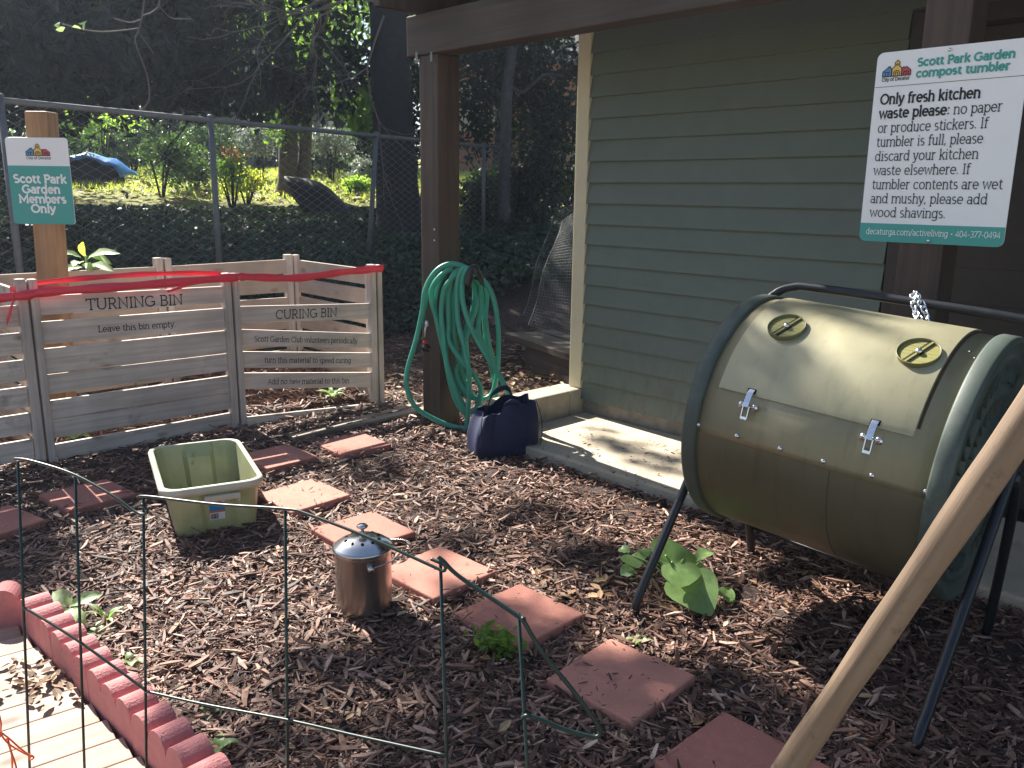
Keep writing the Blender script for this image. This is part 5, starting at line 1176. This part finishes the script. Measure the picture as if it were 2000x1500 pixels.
for px0, z0, px1, z1, w_ in (((138,1182),.075,(103,1155),.11,.055),((140,1182),.08,(200,1158),.10,.045),((142,1188),.07,(136,1228),.05,.05),((136,1192),.06,(90,1202),.05,.035),((148,1188),.06,(166,1222),.03,.03)):
    b = MB(); b0 = gz(*px0, z0)-SB; t0 = gz(*px1, z1)-SB; leaf_blade(b, b0, t0, w_, Vector((0,-.6,1)).normalized(), False, .08); mk('leaf', m_pale, o, b)
b = MB(); b.tube([(0,0,-.01), tuple(gz(140,1186,.07)-SB)], .003, 6); b.build('stem', m_stem, o)
rosette('weed', 'thin bladed weed right of the pale seedling', gz(210,1218,0), 8, .055, .016, m_weed, 1, 1.0, grp='small weeds')
rosette('weed', 'tiny green weed against the edging below the seedling', gz(192,1245,0), 5, .035, .02, m_weed, 2, .8, grp='small weeds')
rosette('weed', 'green sprout midway along the edging', gz(258,1300,0), 5, .04, .024, m_weed, 3, .8, grp='small weeds')
rosette('weed', 'small sprout in open mulch right of the edging', gz(345,1344,0), 3, .022, .015, m_weed, 4, .8, grp='small weeds')
rosette('weed', 'green sprout near the bottom left among mulch', gz(412,1402,0), 5, .03, .018, m_weed, 5, .8, grp='small weeds')
rosette('weed', 'green weed at the last edging block by the bottom edge', gz(425,1475,0), 7, .045, .022, m_weed, 6, .9, grp='small weeds')
rosette('weed', 'little green weed touching the dusky paver far corner', gz(1250,1262,0), 6, .045, .016, m_weed, 7, .9, grp='small weeds')
rosette('weed', 'green sprout under the lowest turning bin board', gz(150,862,0), 7, .07, .045, m_weed, 8, .8, grp='small weeds')
rosette('weed', 'green weeds showing through the open bottom of the curing bay', gz(650,780,.05), 10, .09, .03, m_weed, 9, .9, grp='small weeds')
cv = thing('clover', 'bushy clover clump over the corner of the red paver', 'clover', tuple(gz(970,1262,0))); rng = np.random.default_rng(14); n = 150
c = np.array(gz(968,1250,.05)); C = c+rng.normal(size=(n,3))*np.array([.032,.028,.016]); dirv = np.array([.7,-.7,0]); C += rng.uniform(-.05,.06,(n,1))*dirv
Ax = rng.normal(size=(n,3)); Ax[:,2] *= .4; Ax /= np.linalg.norm(Ax,axis=1)[:,None]; Vv, Ff = flatleaves(C, Ax, rng.uniform(.018,.03,n), rng.uniform(.016,.024,n), rng)
a = rng.random(n); bigmesh('foliage', Vv-np.array(cv.location), Ff, m_bright, cv, np.concatenate([a,a]))
b = MB()
for p in C[::6]: q = Vector(p)-Vector(cv.location); b.tube([(q.x*.3,q.y*.3,0), tuple(q)], .0012, 4)
b.build('stem', m_stem, cv)
# variegated plant behind the bins
vp = thing('variegated_plant', 'large pale edged leaves on a plant rising behind the bins by the sign post', 'plant', (-2.35,5.2,0)); SB = Vector(vp.location)
for px0, px1, w_, mt in (((158,503),(110,492),.06,m_pale),((170,508),(230,490),.07,m_pale),((175,500),(216,513),.05,m_weed),((160,512),(142,518),.07,m_pale),((166,500),(158,470),.045,m_yellow),((160,522),(112,532),.07,m_pale),((172,522),(222,526),.07,m_pale),((165,515),(180,528),.05,m_weed)):
    b = MB(); leaf_blade(b, at(*px0,5.15)-SB, at(*px1,5.05)-SB, w_, Vector((0,-.7,1)).normalized(), False, .1); mk('leaf', mt, vp, b)
b = MB(); b.tube([(0,0,0), tuple(at(170,540,5.18)-SB), tuple(at(168,500,5.15)-SB)], .006, 7); b.build('stem', m_stem, vp)

# ------------------------------------------------------------------ far houses, tarp, mound
m_grey_clap = plain('pale_grey_clapboard', (.42,.43,.46), .7, 0, .05, 3); m_brick = plain('orange_brick', (.40,.17,.09), .85, 0, .25, 9); m_roof = plain('grey_roof', (.13,.12,.12), .9, 0, .2, 6); m_deckw = plain('dark_deck_timber', (.05,.042,.04), .8, 0, .2, 4)
hp = at(430,150,27); g = float(T(hp.x,hp.y)); hs_ = thing('grey_house', 'pale grey clapboard house with a raised deck behind the trees', 'house', (hp.x,hp.y,g), .1)
b = MB(); b.box(-3.6,3.2,0,5,0,6.2); 
for i in range(30): b.box(-3.6,3.2,-.03,.0,.2*i+.01,.2*i+.17)
b.build('wall', m_grey_clap, hs_); b = MB(); b.add([(-4,-.5,6.1),(3.6,-.5,6.1),(3.6,2.5,8),(-4,2.5,8),(-4,5.5,6.1),(3.6,5.5,6.1)], [(0,1,2,3),(3,2,5,4)]); b.build('roof', m_roof, hs_)
for x_ in (-2.2, .6): wn = MB().box(x_,x_+.9,-.06,-.035,3.4,4.8).build('window', m_white, hs_); MB().box(x_+.08,x_+.82,-.075,-.062,3.48,4.72).build('pane', plain('dark_glass', (.03,.035,.04), .1), wn)
b = MB(); b.box(-3.2,2.9,-2.4,-.05,1.55,1.85); 
for x_ in (-3.1,-1,1,2.8): b.box(x_,x_+.14,-2.4,-2.26,0,2.8)
dko = b.build('deck', m_deckw, hs_); b = MB(); b.box(-3.2,2.9,-2.4,-2.32,2.7,2.8)
for i in range(48): b.box(-3.15+i*.127,-3.11+i*.127,-2.39,-2.35,1.85,2.7)
b.build('railing', m_deckw, dko)
hp = at(1030,240,24); g = float(T(hp.x,hp.y)); h2 = thing('brick_house', 'orange brick house glimpsed between brown post and cream trim', 'house', (hp.x,hp.y,g), -.1)
MB().box(-2.6,2.6,0,5,0,2.9).build('wall', m_brick, h2); b = MB(); b.add([(-3,-.5,2.85),(3,-.5,2.85),(3,2.5,4.6),(-3,2.5,4.6),(3,5.5,2.85),(-3,5.5,2.85)], [(0,1,2,3),(3,2,4,5)]); b.build('roof', m_roof, h2)
wn = MB().box(-2.0,-.9,-.06,-.01,1.1,2.4).build('window', m_trim, h2); MB().box(-1.9,-1.5,-.075,-.061,1.2,2.3).box(-1.42,-1.0,-.075,-.061,1.2,2.3).build('pane', m_trim, wn)
sh = at(60,220,30); g = float(T(sh.x,sh.y)); ws = thing('wooden_shed', 'brown timber outbuilding half hidden behind the fence at left', 'shed', (at(250,240,20).x,20,float(T(at(250,240,20).x,20))), .25)
MB().box(-2.0,2.0,0,2.5,0,1.5).build('wall', m_deckw, ws); b = MB(); b.add([(-2.2,-.2,1.5),(2.2,-.2,1.62),(2.2,2.7,2.0),(-2.2,2.7,1.9),(-2.2,-.2,1.42),(2.2,-.2,1.54)], [(0,1,2,3),(4,5,1,0)]); b.build('roof', m_roof, ws)
tq = at(168,316,15); tz = float(T(tq.x,tq.y)); tpb = thing('tarp_pile', 'bright blue tarp draped over a dark heap beyond the fence', 'tarp', (tq.x,tq.y,tz), .1)
b = MB(); b.ball((0,0,.05), .62, 20, (1,.6,.62)); b.build('heap', m_mound, tpb)
b = MB(); nn_ = 14; vs = []
for j in range(5):
    for i in range(nn_+1):
        a = pi*(.04+.92*i/nn_); vs.append((-.68*cos(a), -.35+.22*j, .07+.42*sin(a)*(1-.06*(j-2)**2)+.03*sin(i*1.7+j)))
b.add(vs, [(j*(nn_+1)+i, j*(nn_+1)+i+1, (j+1)*(nn_+1)+i+1, (j+1)*(nn_+1)+i) for j in range(4) for i in range(nn_)], True)
o = b.build('tarp', m_tarp, tpb); s_ = o.modifiers.new('solid','SOLIDIFY'); s_.thickness = .012
MB().box(-.78,-.45,-.65,-.4,0,.28).build('crate', plain('tan_box', (.35,.22,.14), .8), tpb, bevel=.01)
mq = at(648,398,12.9); mz = float(T(mq.x,mq.y)); mo = thing('dark_mound', 'dark blue black covered mound below the twin stemmed tree', 'mound', (mq.x,mq.y,mz-.05))
b = MB(); b.ball((0,0,0), 1, 24, (.80,.42,.66)); b.v = [(x*.8-.55*z+.03*sin(7*x), y+.03*sin(9*z), z*.8-.35*x+.04*sin(5*x+2*y)) for x,y,z in b.v]; b.build('cover', m_mound, mo)

# ------------------------------------------------------------------ thin mist volume added to imitate the lens flare veil
m_air = bpy.data.materials.new('flare_veil_air'); m_air.use_nodes = True; N = m_air.node_tree.nodes; L = m_air.node_tree.links; N.remove(N['Principled BSDF'])
pv = N.new('ShaderNodeVolumePrincipled'); pv.inputs['Color'].default_value = (.70,.80,1,1); pv.inputs['Density'].default_value = .0019; pv.inputs['Anisotropy'].default_value = .45
L.new(pv.outputs[0], N['Material Output'].inputs['Volume'])
hz = MB().box(-95, 95, -65, 125, -2, 16).build('veil', m_air); tag(hz, 'thin pale haze added to imitate lens flare', 'veil', kind='stuff')
